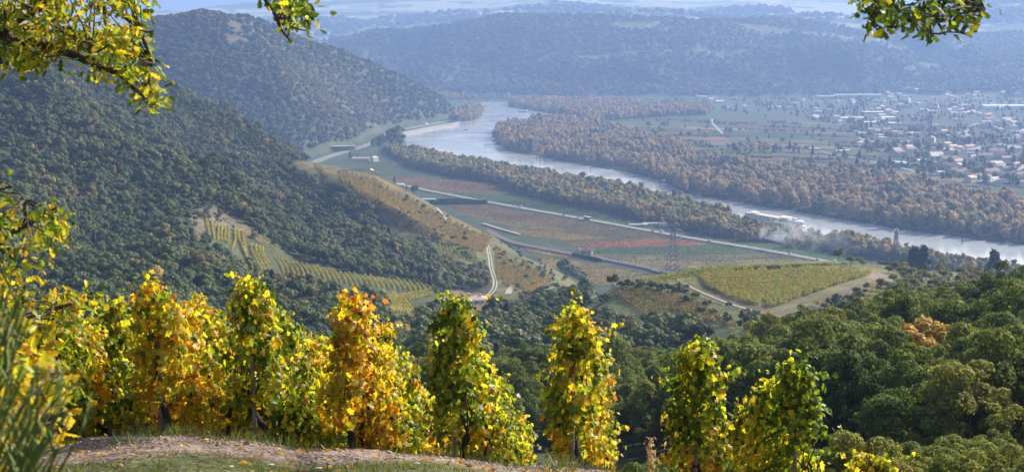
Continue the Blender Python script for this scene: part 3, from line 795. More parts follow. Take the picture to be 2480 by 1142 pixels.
BELTS = [  # (outline of the feet in photo pixels on the plain, spacing, variants, scale range, name, label, seed)
    ([(945, 352), (1000, 370), (1100, 392), (1200, 410), (1300, 430), (1400, 445), (1500, 465), (1650, 500), (1800, 540), (1900, 564), (2000, 584), (2200, 620), (2480, 668), (2900, 735), (2900, 790), (2480, 710), (2260, 650), (2100, 624), (1960, 604), (1830, 590), (1700, 564), (1560, 537), (1480, 516), (1400, 502), (1260, 472), (1200, 444), (1080, 424), (1010, 410), (960, 385), (930, 365)], 6.6, RIVS2, (0.7, 1.25), 'near_bank', 1),
    ([(1200, 318), (1196, 345), (1230, 363), (1400, 396), (1550, 422), (1615, 440), (1650, 465), (1800, 491), (2000, 523), (2200, 557), (2400, 583), (2480, 591), (2900, 640), (2900, 560), (2480, 505), (2300, 470), (2150, 440), (2000, 425), (1830, 410), (1700, 385), (1640, 352), (1520, 325), (1420, 300), (1310, 291), (1240, 299)], 12.0, RIVS, (0.75, 1.2), 'far_bank', 2),
    ([(1235, 247), (1233, 258), (1290, 266), (1375, 281), (1440, 296), (1560, 285), (1720, 278), (1720, 262), (1560, 252), (1400, 245)], 13, RIVS, (0.7, 1.1), 'upstream', 3),
    ([(1115, 298), (1150, 291), (1172, 276), (1168, 262), (1130, 262), (1110, 280), (1090, 292)], 10, RIVS, (0.8, 1.1), 'point', 4),
    ([(1000, 205), (1230, 228), (1232, 240), (1100, 243), (1030, 238)], 18, RIVS, (0.7, 1.0), 'bend', 5),
]
def build_river_woods():
    r = np.random.default_rng(15)
    for poly, st, var, (s0, s1), nm, seed in BELTS:
        pw = on_plane(*np.array(poly, float).T, PLAIN)
        X, Y = jitter_grid(pw[:, 0].min(), pw[:, 0].max(), pw[:, 1].min(), pw[:, 1].max(), st, 300 + seed)
        k = np.abs(X / Y) < 0.45; X, Y = X[k], Y[k]
        px, py = project(X, Y, np.full_like(X, PLAIN))
        k = in_poly(px, py, poly) & (height(X, Y) < PLAIN + 6) & ~wet(X, Y)
        n = fbm(X / 45, Y / 45, 3, 300 + seed)
        k &= n > -0.5
        if nm == 'far_bank': k &= (fbm(X / 110, Y / 60, 2, 77) > -0.25) | (py > 400 + (px - 1300) * 0.13) | (px > 2050)
        X, Y, px, py, n = X[k], Y[k], px[k], py[k], n[k]
        Z = height(X, Y)
        S = r.uniform(s0, s1, len(X)) * (1 + 0.3 * n); R = r.uniform(0, 6.28, len(X))
        if nm == 'near_bank': S *= np.where(px > 2150, 0.75, 1.0) * np.where((px > 1760) & (px < 2010), 0.72, 1.0) * np.where(px < 1000, 0.8, 1)
        print(nm, len(X))
        single = np.zeros(len(X), bool)
        cnt = {'near_bank': 250, 'far_bank': 250}.get(nm, 0)
        if cnt:
            infr = (px > 0) & (px < 2480) & (seen_above(X, Y, Z + 12) > 10)
            # front ranks: those with open ground or water before them
            score = np.where(infr, S / Y, 0)
            if nm == 'far_bank':
                front = np.zeros(len(X), bool)
                for dy in (6, 12, 18, 26): front |= wet(X - X / Y * dy, Y - dy)
                score = score * np.where(front, 2, 1)
            single[np.argsort(-score)[:cnt]] = True; single &= infr
            lab = {'near_bank': ('poplar_tree', 'olive and gold riverside tree in the belt between road and river', 'trees on the near river bank'),
                   'far_bank': ('willow_tree', 'russet brown riverside tree on the far bank, across the water from the road', 'trees on the far river bank')}[nm]
            for i in np.where(single)[0]:
                lb = lab
                if nm == 'near_bank':
                    qx, qy = project(X[i] - X[i] / Y[i] * 14, Y[i] - 14, PLAIN)
                    if not in_poly(np.array([qx]), np.array([qy]), poly)[0]: lb = (lab[0], 'olive and gold tree on the field edge of the belt beside the river', 'trees on the field edge of the near belt')
                    elif px[i] > 2150: lb = (lab[0], 'low golden tree before the broad river, beyond the orchard', 'low trees before the broad river')
                else:
                    if any(wet(X[i:i + 1] - X[i] / Y[i] * dy, Y[i:i + 1] - dy)[0] for dy in (6, 12, 18, 26)): lb = (lab[0], "russet brown tree at the water's edge of the far bank", "far bank trees at the water's edge")
                    else: lb = (lab[0], 'russet brown tree in the wood behind the far bank, away from the water', 'far bank trees behind the front rank')
                plant_tree(var[int(r.integers(len(var)))], lb[0], lb[1], lb[2], X[i], Y[i], Z[i], S[i], R[i])
        k = ~single
        wood(nm + '_woodland', {'near_bank': 'belt of olive and gold trees between road and river', 'far_bank': 'broad russet and brown wood along the far bank', 'upstream': 'hazy wood along the far bank upstream', 'point': 'clump of trees on the quay point by the river', 'bend': 'brown wood at the foot of the hill in the river bend'}[nm],
             var, np.stack([X, Y, Z], -1)[k], S[k], R[k], r.integers(0, len(var), k.sum()))
build_hill_woods()
build_river_woods()
# ------------------------------------------------------------------ fields, roads, tracks
def mat_field():
    m, nt, nd, ln = mat_new('field_crop')
    out = N(nd, 'ShaderNodeOutputMaterial'); p = N(nd, 'ShaderNodeBsdfPrincipled'); p.inputs['Roughness'].default_value = 0.95
    p.inputs['Specular IOR Level'].default_value = 0.05
    oi = N(nd, 'ShaderNodeObjectInfo'); tc = N(nd, 'ShaderNodeTexCoord')
    c = oi.outputs['Color']
    for sc, st, lo, hi in ((0.02, (1, 1, 1), 0.78, 1.2), (0.12, (0.2, 2.4, 1), 0.62, 1.3), (0.45, (1, 1, 1), 0.5, 1.4), (0.5, (0.1, 3, 1), 0.7, 1.25)):
        mp = N(nd, 'ShaderNodeMapping'); mp.inputs['Scale'].default_value = st; mp.inputs['Rotation'].default_value = (0, 0, 0.25)
        ln.new(tc.outputs['Object'], mp.inputs[0])
        nz = N(nd, 'ShaderNodeTexNoise'); nz.inputs['Scale'].default_value = sc; nz.inputs['Detail'].default_value = 4
        ln.new(mp.outputs[0], nz.inputs[0])
        r = ramp(nd, [(0.35, (lo,) * 3), (0.65, (hi,) * 3)]); ln.new(nz.outputs[0], r.inputs[0])
        c = mulcol(nd, ln, c, r.outputs[0])
    ln.new(c, p.inputs['Base Color']); ln.new(p.outputs[0], out.inputs[0])
    return m
M_FIELD = mat_field()
_fi = [0]
def field(poly, color):
    P = on_plane(*np.array(poly, float).T, PLAIN + 0.05 + 0.02 * _fi[0]); _fi[0] += 1
    if np.cross(P[1, :2] - P[0, :2], P[2, :2] - P[1, :2]) < 0: P = P[::-1]
    o = add('field', new_mesh('field', P, [tuple(range(len(P)))], M_FIELD)); o.color = tuple(0.66 * v for v in color) + (1,)
    tag(o, kind='structure'); return o
def mat_crop():
    m, nt, nd, ln = mat_new('crop_leaf')
    out = N(nd, 'ShaderNodeOutputMaterial'); p = N(nd, 'ShaderNodeBsdfPrincipled'); p.inputs['Roughness'].default_value = 0.8; p.inputs['Specular IOR Level'].default_value = 0.05
    oi = N(nd, 'ShaderNodeObjectInfo'); a = N(nd, 'ShaderNodeAttribute'); a.attribute_name = 'Col'
    c = mulcol(nd, ln, oi.outputs['Color'], a.outputs['Color']); t = N(nd, 'ShaderNodeBsdfTranslucent'); mx = N(nd, 'ShaderNodeMixShader'); mx.inputs[0].default_value = 0.35
    ln.new(c, p.inputs['Base Color']); ln.new(c, t.inputs['Color']); ln.new(p.outputs[0], mx.inputs[1]); ln.new(t.outputs[0], mx.inputs[2]); ln.new(mx.outputs[0], out.inputs[0])
    return m
M_CROP = mat_crop()
def crop(f, poly, color, seed):
    """rows of low vines standing on a field"""
    r = np.random.default_rng(seed); P = on_plane(*np.array(poly, float).T, PLAIN)
    x0, x1, y0, y1 = P[:, 0].min(), P[:, 0].max(), P[:, 1].min(), P[:, 1].max()
    ca, sa = math.cos(0.5), math.sin(0.5); D = math.hypot(x1 - x0, y1 - y0); cx, cy_ = (x0 + x1) / 2, (y0 + y1) / 2
    n = int(D * D / 3.0 * 0.75); u = r.uniform(-D / 2, D / 2, n); v = np.round(r.uniform(-D / 2, D / 2, n) / 3.0) * 3.0 + r.normal(0, .25, n)
    X = cx + u * ca - v * sa; Y = cy_ + u * sa + v * ca
    px, py = project(X, Y, np.full(n, PLAIN)); k = in_poly(px, py, poly) & (fbm(X / 20, Y / 20, 2, 4) > -.45); X, Y = X[k], Y[k]
    if len(X) < 20: return
    n = len(X); pos = np.stack([X, Y, PLAIN + 0.4 + r.uniform(.1, 1.1, n)], -1)
    vv, ff, t = leaf_quads(r, pos, np.tile([0, -.5, .6], (n, 1)), 0.9, 1.2, (.5, 1.7))
    o = add('crop', new_mesh('crop', vv - np.array([cx, cy_, PLAIN]), ff, M_CROP, t), None, loc=(cx, cy_, PLAIN)); o.color = tuple(1.25 * v_ for v_ in color) + (1,)
    o.parent = f; o['kind'] = 'stuff'
GRN, OLI, RED, BRN, OCH, YEL, TAN, DGR = (0.085, 0.125, 0.05), (0.14, 0.14, 0.055), (0.22, 0.105, 0.065), (0.15, 0.105, 0.06), (0.22, 0.16, 0.05), (0.25, 0.20, 0.06), (0.24, 0.19, 0.13), (0.055, 0.085, 0.04)
for poly, c in (
        ([(900, 427), (1010, 429), (1240, 449), (1300, 464), (1200, 470), (1060, 462), (960, 446)], (0.18, 0.125, 0.06)),
        ([(1040, 440), (1240, 452), (1300, 464), (1240, 466), (1100, 456)], (0.17, 0.09, 0.07)),
        ([(1060, 463), (1200, 470), (1300, 465), (1420, 502), (1560, 538), (1660, 566), (1560, 552), (1430, 528), (1300, 507), (1190, 487), (1100, 474)], GRN),
        ([(1190, 486), (1300, 505), (1430, 526), (1480, 528), (1400, 508), (1290, 487)], DGR),
        ([(1080, 497), (1180, 496), (1310, 520), (1430, 540), (1320, 545), (1200, 528), (1110, 512)], (0.15, 0.105, 0.058)),
        ([(1110, 513), (1200, 529), (1320, 546), (1500, 558), (1420, 562), (1260, 552), (1160, 532)], (0.18, 0.15, 0.055)),
        ([(1330, 546), (1440, 542), (1560, 563), (1640, 577), (1560, 580), (1430, 572)], (0.125, 0.105, 0.05)),
        ([(1230, 556), (1330, 560), (1480, 577), (1380, 582), (1290, 572)], OCH),
        ([(1300, 580), (1380, 586), (1500, 584), (1480, 592), (1390, 594)], OLI),
        ([(1360, 590), (1470, 584), (1560, 579), (1660, 582), (1720, 592), (1560, 598), (1420, 597)], (0.24, 0.105, 0.06)),
        ([(1400, 599), (1560, 600), (1720, 594), (1840, 604), (1860, 612), (1640, 616), (1460, 614)], GRN),
        ([(1440, 616), (1640, 618), (1860, 614), (1920, 622), (1700, 630), (1500, 628)], (0.15, 0.145, 0.06)),
        ([(1500, 630), (1700, 632), (1930, 624), (1990, 634), (1990, 650), (1640, 652), (1560, 650)], (0.20, 0.17, 0.065)),
        ([(1300, 622), (1380, 630), (1480, 648), (1600, 668), (1600, 690), (1450, 690), (1340, 664)], (0.22, 0.17, 0.055)),
        ([(1260, 590), (1330, 602), (1420, 622), (1360, 624), (1280, 608)], (0.25, 0.165, 0.05)),
        ([(1770, 588), (1890, 597), (2010, 617), (2120, 640), (2010, 637), (1900, 614)], (0.095, 0.16, 0.05)),
        ([(1660, 566), (1780, 585), (1760, 588), (1690, 578)], (0.10, 0.13, 0.06)),
        ([(880, 395), (1000, 388), (1060, 398), (1050, 420), (900, 424)], (0.10, 0.13, 0.05))):
    _f = field(poly, c); crop(_f, poly, c, _fi[0])
_r = np.random.default_rng(33)
for y0 in np.concatenate([np.arange(287, 330, 7.0), np.arange(330, 440, 11.0)]):
    x = 1440 + max(0, (y0 - 300)) * 2.2 + _r.uniform(-40, 40)
    xe = 2120 + (y0 - 290) * 1.6
    while x < xe:
        w = _r.uniform(60, 260); h = (7 if y0 < 330 else 11) - _r.uniform(0.8, 2.0)
        c = np.array([GRN, OLI, DGR, BRN, TAN, (0.12, 0.15, 0.07), (0.17, 0.16, 0.09), (0.2, 0.15, 0.10)][int(_r.integers(8))]) * _r.uniform(0.85, 1.15)
        k = 0.035
        field([(x, y0 + k * (x - 1700)), (x + w - 3, y0 + k * (x + w - 1700)), (x + w + 10, y0 + h + k * (x + w - 1700)), (x + 10, y0 + h + k * (x - 1700))], c)
        x += w

M_ASPHALT = mat_plain('worn_asphalt', (0.17, 0.17, 0.168), 0.9, 0.15, 0.08)
M_DIRT = mat_plain('pale_dirt', (0.30, 0.265, 0.22), 0.95, 0.25, 0.5)
M_BALLAST = mat_plain('rail_ballast', (0.10, 0.085, 0.075), 0.95, 0.3, 0.7)
M_STONE = mat_plain('quay_stone', (0.27, 0.24, 0.2), 0.9, 0.3, 0.3)
M_LINE = mat_plain('road_paint', (0.75, 0.75, 0.72), 0.7, 0.1, 1)

def densify(P, step):
    out = [P[0]]
    for a, b in zip(P[:-1], P[1:]):
        n = max(1, int(np.linalg.norm(b - a) / step))
        out += [a + (b - a) * (i + 1) / n for i in range(n)]
    return np.array(out)
def smooth_path(P, it=3):
    P = np.array(P, float)
    for _ in range(it):
        q = [P[0]]
        for a, b in zip(P[:-1], P[1:]): q += [a * .75 + b * .25, a * .25 + b * .75]
        q.append(P[-1]); P = np.array(q)
    return P
def strip(name, P, offs, mat, kind='structure', z=None, lift=0.0, follow=False):
    """ribbon(s) along a path: offs = list of (left, right) offsets in metres"""
    P = np.asarray(P, float)
    t = np.gradient(P[:, :2], axis=0); t /= np.linalg.norm(t, axis=1, keepdims=True) + 1e-9
    nrm = np.stack([-t[:, 1], t[:, 0]], -1)
    v, f = [], []
    for a, b in offs:
        base = len(v); n = len(P)
        for off in (a, b):
            q = P[:, :2] + nrm * off
            zz = height(q[:, 0], q[:, 1]) + lift if follow else np.full(n, z)
            if follow: zz = np.maximum(zz, P[:, 2] + lift * 0.5)
            v += [(x, y, w) for (x, y), w in zip(q, zz)]
        f += [(base + i + n, base + i, base + i + 1, base + i + 1 + n)[::-1] for i in range(n - 1)]
    f = [tuple(reversed(k)) for k in f]
    me = new_mesh(name, v, f, mat)
    o = add(name, me)
    if kind: tag(o, kind=kind)
    return o
def plane_path(pts, z=PLAIN, step=25): return densify(smooth_path(on_plane(*np.array(pts, float).T, z)), step)

ROAD_A = plane_path([(2120, 655), (2030, 640), (1990, 633), (1900, 616), (1800, 599), (1650, 575), (1420, 533), (1180, 491), (1040, 464), (985, 452), (930, 440)])
ROAD_B = plane_path([(740, 402), (790, 381), (850, 364), (905, 347), (922, 333), (940, 322), (990, 311), (1050, 300), (1110, 290), (1130, 272), (1060, 250)])
strip('road', ROAD_A, [(-4.2, 4.2)], M_ASPHALT, z=PLAIN + 1.6)
strip('road', ROAD_B, [(-6, 6)], M_ASPHALT, z=PLAIN + 1.6)
strip('road_marking', ROAD_A, [(-3.7, -3.45), (-0.1, 0.1), (3.45, 3.7)], M_LINE, z=PLAIN + 1.615)
strip('road', plane_path([(1990, 370), (2090, 388), (2200, 412), (2240, 424), (2330, 436)]), [(-4, 4)], M_ASPHALT, z=PLAIN + 1.62)
strip('road', plane_path([(2310, 345), (2345, 318), (2366, 300)]), [(-7, 7)], M_ASPHALT, z=PLAIN + 1.64)
strip('path', plane_path([(1725, 290), (1722, 297), (1735, 310), (1750, 325)]), [(-3, 3)], M_DIRT, z=PLAIN + 1.66)
strip('path', plane_path([(1170, 543), (1210, 556), (1260, 570)]), [(-2, 2)], M_DIRT, z=PLAIN + 1.68)
strip('path', plane_path([(1440, 624), (1480, 632), (1560, 650), (1600, 662)]), [(-2.2, 2.2)], M_DIRT, z=PLAIN + 1.7)
RAIL = plane_path([(1180, 560), (1230, 588), (1300, 602), (1380, 617), (1450, 628), (1520, 641), (1620, 662), (1720, 690)])
strip('railway', RAIL, [(-4, 4)], M_BALLAST, z=PLAIN + 1.9)
strip('railway_rail', RAIL, [(-2.4, -2.25), (-0.95, -0.8), (0.8, 0.95), (2.25, 2.4)], mat_plain('rail_steel', (0.3, 0.28, 0.26), 0.4, 0.1, 2, metal=0.8), z=PLAIN + 2.0)
def embank(name, P, half, z0, z1, mat):
    """a low earth bank with sloping sides under a road"""
    P = np.asarray(P); t = np.gradient(P[:, :2], axis=0); t /= np.linalg.norm(t, axis=1, keepdims=True); nr = np.stack([-t[:, 1], t[:, 0]], -1)
    v = []; n = len(P)
    for off, z in ((-half - 4, z0), (-half, z1), (half, z1), (half + 4, z0)):
        v += [(*(p[:2] + m * off), z) for p, m in zip(P, nr)]
    f = [(k * n + i, k * n + i + 1, (k + 1) * n + i + 1, (k + 1) * n + i) for k in range(3) for i in range(n - 1)]
    tag(add(name, new_mesh(name, v, f, mat)), kind='structure')
M_VERGE = mat_plain('verge_grass', (0.10, 0.12, 0.05), 0.95, 0.3, 0.2)
embank('road_verge', ROAD_A, 5.2, PLAIN - 0.5, PLAIN + 1.55, M_VERGE)
embank('road_verge', ROAD_B, 7, PLAIN - 0.5, PLAIN + 1.55, M_VERGE)
embank('railway_bank', RAIL, 4.6, PLAIN - 0.5, PLAIN + 1.85, M_BALLAST)
# quay wall of the riverside road
qp = plane_path([(975, 323), (1050, 308), (1113, 297)])
mq = MB()
for a, b in zip(qp[:-1], qp[1:]):
    d = np.array([b[1] - a[1], a[0] - b[0]]); d = d / np.linalg.norm(d) * 1.5
    if d[1] > 0: d = -d
    mq.poly([(*a[:2], -2), (*b[:2], -2), (*b[:2], 6), (*a[:2], 6), (*(a[:2] - d), -2), (*(b[:2] - d), -2), (*(b[:2] - d), 6), (*(a[:2] - d), 6)],
            [(0, 1, 2, 3), (7, 6, 5, 4), (3, 2, 6, 7), (0, 3, 7, 4), (1, 5, 6, 2)])
tag(mq.obj('quay_wall', M_STONE), 'long low stone quay wall between river and road', 'wall')

def track(pts, half=0.8, rut=0.85, d0=400, d1=1700, one=False):
    P = smooth_path(np.array(pts, float), 2); P = densify(P, 3)
    W3 = cast(P[:, 0], P[:, 1], d0, d1)
    offs = [(-rut - half / 2, -rut + half / 2), (rut - half / 2, rut + half / 2)] if not one else [(-half, half)]
    return strip('track', W3, offs, M_DIRT, follow=True, lift=0.22)
track([(1163, 578), (1180, 590), (1186, 620), (1190, 655), (1201, 680), (1196, 704), (1172, 724)], 1.2, 1.1)
track([(1092, 772), (1062, 759), (1056, 748), (1078, 720), (1070, 708)], 1.0, 1.0)
track([(1040, 489), (1060, 505), (1080, 530), (1099, 549)], 1.6, 1.5, one=True)
track([(955, 466), (978, 500), (977, 530), (969, 546)], 1.0, 1.0)
track([(1625, 668), (1680, 700), (1740, 726), (1800, 747), (1890, 768), (1940, 782)], 0.65, 1, one=True)
track([(1250, 690), (1236, 698), (1230, 712)], 2.2, 1, one=True)

# ------------------------------------------------------------------ vine rows of the vineyards below
def vrow_mat(name, a, b, c):
    return mat_foliage(name, [(0, a), (0.5, b), (1, c)], 0.4)
M_VR_SPUR = vrow_mat('spur_vines', (0.33, 0.34, 0.065), (0.38, 0.36, 0.07), (0.41, 0.35, 0.07))
M_VR_HILL = vrow_mat('hillock_vines', (0.20, 0.22, 0.045), (0.225, 0.22, 0.048), (0.25, 0.215, 0.048))
M_VR_DULL = vrow_mat('dull_vines', (0.12, 0.125, 0.045), (0.15, 0.13, 0.05), (0.17, 0.13, 0.05))
M_VR_GREEN = vrow_mat('green_vines', (0.17, 0.22, 0.04), (0.20, 0.24, 0.045), (0.25, 0.26, 0.05))
M_VR_OCHRE = vrow_mat('ochre_vines', (0.17, 0.15, 0.045), (0.215, 0.165, 0.05), (0.25, 0.17, 0.05))
def vine_row(W3, mat, label, group, h=1.7, w=0.8, dens=7.0, leaf=0.5, spiky=False, seed=0):
    r = np.random.default_rng(seed)
    L = np.concatenate([[0], np.cumsum(np.linalg.norm(np.diff(W3, axis=0), axis=1))])
    if L[-1] < 2: return
    n = int(L[-1] * dens)
    u = r.uniform(0, L[-1], n)
    if spiky: u = np.round(u / 1.5) * 1.5 + r.normal(0, 0.2, n)
    u = np.clip(u, 0, L[-1])
    P = np.stack([np.interp(u, L, W3[:, k]) for k in range(3)], -1)
    hh = r.uniform(0.25, 1, n) ** 0.8 * h
    if spiky: hh *= 0.75 + 0.35 * vnoise(np.round(u / 1.1), np.full(n, seed * 1.3), 3)
    off = r.normal(0, w * .35, (n, 2)) * (1.15 - 0.5 * hh / h)[:, None]
    P[:, :2] += off; P[:, 2] += hh
    nm = np.concatenate([off * 1.5, np.full((n, 1), 0.4)], 1)
    v, f, t = leaf_quads(r, P, nm, leaf, 1.3, (0.55, 1.4))
    base = W3[0]
    me = new_mesh('vine_row', v - base, f, mat, t)
    o = add('vine_row', me, loc=tuple(base)); tag(o, label, 'vine row', group); return o
_vs = [0]
def row_patch(T, B, n, mat, label, group, d0=400, d1=1700, bulge=0.0, **kw):
    T = np.array(T, float); B = np.array(B, float)
    def edge(E, u):
        l = np.concatenate([[0], np.cumsum(np.linalg.norm(np.diff(E, axis=0), axis=1))]); l /= l[-1]
        return np.stack([np.interp(u, l, E[:, 0]), np.interp(u, l, E[:, 1])], -1)
    uu = (np.arange(n) + 0.5) / n
    A, C = edge(T, uu), edge(B, uu); K = 9
    k = np.linspace(0, 1, K)[None, :, None]
    Q = A[:, None] * (1 - k) + C[:, None] * k
    Q[..., 0] += bulge * np.sin(k[..., 0] * math.pi)
    W3 = cast(Q[..., 0].ravel(), Q[..., 1].ravel(), d0, d1).reshape(n, K, 3)
    rr_ = np.random.default_rng(n)
    for i in range(n):
        _vs[0] += 1
        j = np.linalg.norm(np.diff(W3[i], axis=0), axis=1)
        if j.max() > 150: continue
        ia = int(rr_.integers(0, 2)); ib = K - int(rr_.integers(0, 2))
        vine_row(W3[i][ia:ib], mat, label, group, seed=_vs[0], **kw)
G1 = 'vine rows on the vineyard spur'
row_patch([(659, 620), (752, 645), (847, 663), (890, 669), (1000, 681), (1045, 690)], [(681, 661), (767, 681), (872, 697), (935, 702), (1030, 714), (1068, 709)], 30, M_VR_SPUR, 'yellow vine row running down the spur in the wooded side valley', G1, 700, 1000, bulge=4, dens=13, leaf=0.55, h=1.9, w=0.6)
row_patch([(905, 708), (940, 705), (975, 716)], [(950, 758), (985, 766), (1008, 758)], 8, M_VR_SPUR, 'yellow vine row fanning out at the foot of the spur beside the bending track', G1 + ' foot', 650, 1000, dens=10, leaf=0.6, h=1.8, w=1.0)
row_patch([(985, 735), (958, 716)], [(1062, 712), (1040, 703)], 4, M_VR_SPUR, 'yellow vine row curving across the spur foot above the bending track', G1 + ' across', 650, 1000, bulge=0, dens=10, leaf=0.6, h=1.8, w=1.0)
for i, pts in enumerate([[(500, 533), (508, 578)], [(512, 535), (519, 580)], [(529, 550), (529, 585)], [(537, 550), (538, 587)], [(547, 552), (545, 587)], [(556, 556), (552, 590)], [(572, 556), (568, 566), (573, 582), (561, 606)], [(578, 560), (577, 572), (584, 590), (600, 632)], [(588, 566), (590, 580), (597, 620)],
                         [(610, 594), (608, 606), (634, 655)], [(620, 596), (618, 608), (644, 658)], [(630, 598), (627, 610), (652, 655)], [(638, 600), (634, 612), (650, 640)]]):
    Q = densify(smooth_path(pts, 2), 4); vine_row(cast(Q[:, 0], Q[:, 1], 700, 1100), M_VR_SPUR, 'yellow vine row dropping over the terraces below the stony scree', 'vine rows on the terraces', seed=900 + i, dens=12, leaf=0.6, h=1.9, w=1.1)
row_patch([(640, 575), (560, 545), (540, 530)], [(700, 612), (660, 606), (590, 566)], 6, M_VR_SPUR, 'thin vine row along the upper terraces above the yellow spur rows', 'vine rows on the upper terraces', 700, 1100, dens=6, leaf=0.5)
row_patch([(1690, 668), (1760, 655), (1850, 648), (1950, 648), (2060, 656), (2120, 664)], [(1715, 697), (1760, 720), (1810, 736), (1872, 746), (1920, 728), (2040, 684)], 70, M_VR_HILL, 'ochre row of staked vines on the rounded terrace hillock', 'vine rows on the hillock', 430, 800, dens=11, leaf=0.45, h=2.0, w=1.3, spiky=True)
row_patch([(1712, 651), (1650, 660), (1595, 672), (1505, 692)], [(2085, 643), (1790, 652), (1730, 668), (1700, 692)], 18, M_VR_GREEN, 'green row of staked vines along the back edge of the hillock', 'green vine rows on the hillock', 430, 900, dens=16, leaf=0.45, h=2.0, w=0.9, spiky=True)
row_patch([(2080, 690), (2100, 703), (1955, 742)], [(2150, 706), (2180, 712), (2010, 758)], 6, M_VR_HILL, 'short row of yellow vines on the small terraces below the hillock', 'terrace vines below the hillock', 430, 800, dens=14, leaf=0.45, h=1.9)
row_patch([(1440, 706), (1560, 700), (1660, 715)], [(1520, 765), (1640, 762), (1790, 800)], 22, M_VR_DULL, 'dull olive vine row in the hollow before the hillock', 'vine rows in the hollow', 380, 900, dens=7, leaf=0.5)
row_patch([(755, 393), (900, 430), (1010, 487), (1100, 537), (1215, 580)], [(790, 432), (880, 490), (975, 548), (1062, 590), (1185, 622)], 96, M_VR_OCHRE, 'ochre vine row over the crest of the long ridge', 'vine rows on the ridge crest', 1000, 1800, dens=4.0, leaf=0.75, h=1.7, w=1.6)
row_patch([(1050, 585), (1150, 605)], [(1062, 625), (1165, 645)], 12, M_VR_GREEN, 'green and yellow vine row below the ridge crest', 'vine rows below the ridge crest', 900, 1600, dens=5, leaf=0.7)
row_patch([(1200, 604), (1290, 642), (1370, 690)], [(1205, 680), (1260, 708), (1310, 722)], 38, M_VR_OCHRE, 'ochre vine row beside the twin-rut track at the ridge end', 'vine rows at the ridge end', 700, 1600, dens=4, leaf=0.65, w=1.3)

# ------------------------------------------------------------------ hedges, bushes, orchard
def bush_mesh(seed, rx, rz, n, leaf, mat):
    r = np.random.default_rng(seed)
    pos, q, c = crown_points(r, n, rx, rz, rz * .7, 14, rx * .5, 0.8, -0.2)
    v, f, t = leaf_quads(r, pos, q, leaf); return new_mesh('bush', v, f, mat, t)
BUSHES = [bush_mesh(400 + i, 1.6, 1.1, 260, 0.5, M_OAKFAR) for i in range(3)]
def build_orchard():
    r = np.random.default_rng(71)
    px = r.uniform(2040, 2600, 420); py = r.uniform(640, 722, 420)
    k = in_poly(px, py, ORCHARD); px, py = px[k], py[k]
    P = cast(px, py, 430, 900)
    k = (P[:, 1] < 850); P = P[k]
    for i, p in enumerate(P):
        plant_tree(ORCHS[i % 3], 'orchard_tree', 'small rounded orchard tree, green to orange, behind the terrace hillock', 'orchard beyond the hillock', *p, r.uniform(0.75, 1.25), r.uniform(0, 6))
build_orchard()
def build_scrub():
    r = np.random.default_rng(72)
    P = []
    for poly, n, d0, d1 in (([(1240, 690), (1330, 665), (1440, 690), (1480, 720), (1440, 790), (1300, 790)], 170, 420, 1300), ([(1640, 700), (1860, 780), (1960, 790), (1900, 815), (1780, 805), (1640, 740)], 90, 380, 700), ([(1490, 695), (1640, 690), (1700, 718), (1600, 712)], 60, 420, 800),
                            ([(2080, 700), (2240, 700), (2240, 730), (2000, 770), (1960, 770)], 70, 420, 700), ([(1180, 575), (1240, 575), (1340, 660), (1300, 690), (1200, 640)], 60, 800, 1500), ([(1020, 555), (1090, 560), (1190, 640), (1180, 700), (1100, 640)], 60, 800, 1500), ([(790, 405), (1000, 482), (1150, 558), (1130, 625), (1000, 565), (870, 480)], 150, 1000, 1800), ([(460, 500), (540, 505), (650, 590), (600, 575), (500, 540), (470, 560)], 70, 700, 1100)):
        a = np.array(poly); px = r.uniform(a[:, 0].min(), a[:, 0].max(), n * 3); py = r.uniform(a[:, 1].min(), a[:, 1].max(), n * 3)
        k = in_poly(px, py, poly) & (vnoise(px / 22, py / 12, 3) > .4); P.append(cast(px[k][:n], py[k][:n], d0, d1))
    P = np.concatenate(P)
    wood('scrub', 'low scrub and bramble on the banks between the vine plots', MIDS, P, r.uniform(.22, .6, len(P)), r.uniform(0, 6, len(P)), r.integers(0, len(MIDS), len(P)))
    # hedgerows and rough lines between the fields across the river
    P = []
    for i in range(46):
        x0 = r.uniform(1450, 2250); y0 = r.uniform(292, 425); L = r.uniform(40, 190)
        if y0 > 300 + (x0 - 1400) * 0.17 + 40: continue
        m = int(L / 3.0); u = r.uniform(0, 1, m); P.append(on_plane(x0 + u * L, y0 + u * L * .035 + r.normal(0, .4, m), PLAIN))
    P = np.concatenate(P)
    wood('hedgerows', 'dark hedgerows and scattered bushes between the fields across the river', TOWNISH, P, r.uniform(.25, .55, len(P)), r.uniform(0, 6, len(P)), r.integers(0, len(TOWNISH), len(P)))
TOWNISH = [tree_variant(270 + i, 12, [5.5, 4.5][i], [4.5, 5.5][i], [5, 5.5][i], 300, 1.6, 14, 2.2, M_OAKFAR, M_BARK, 0.9, -0.6, 3, 0.3, jit=.3) for i in range(2)]
build_scrub()
def hedge(name, label, pts, z, w, h, mat, leaf=0.9, dens=3.0, seed=1):
    P = densify(np.array(pts, float), 4); r = np.random.default_rng(seed)
    L = np.concatenate([[0], np.cumsum(np.linalg.norm(np.diff(P, axis=0), axis=1))]); n = int(L[-1] * h * dens)
    u = r.uniform(0, L[-1], n); Q = np.stack([np.interp(u, L, P[:, k]) for k in range(3)], -1)
    side = r.uniform(-w, w, (n, 2)); Q[:, :2] += side; Q[:, 2] = z + r.uniform(0, h, n)
    v, f, t = leaf_quads(r, Q, np.concatenate([side, np.full((n, 1), .5)], 1), leaf)
    tag(add(name, new_mesh(name, v, f, mat, t)), label, 'hedge')
def pl(*p): return [on_plane(a, b, PLAIN) for a, b in p]
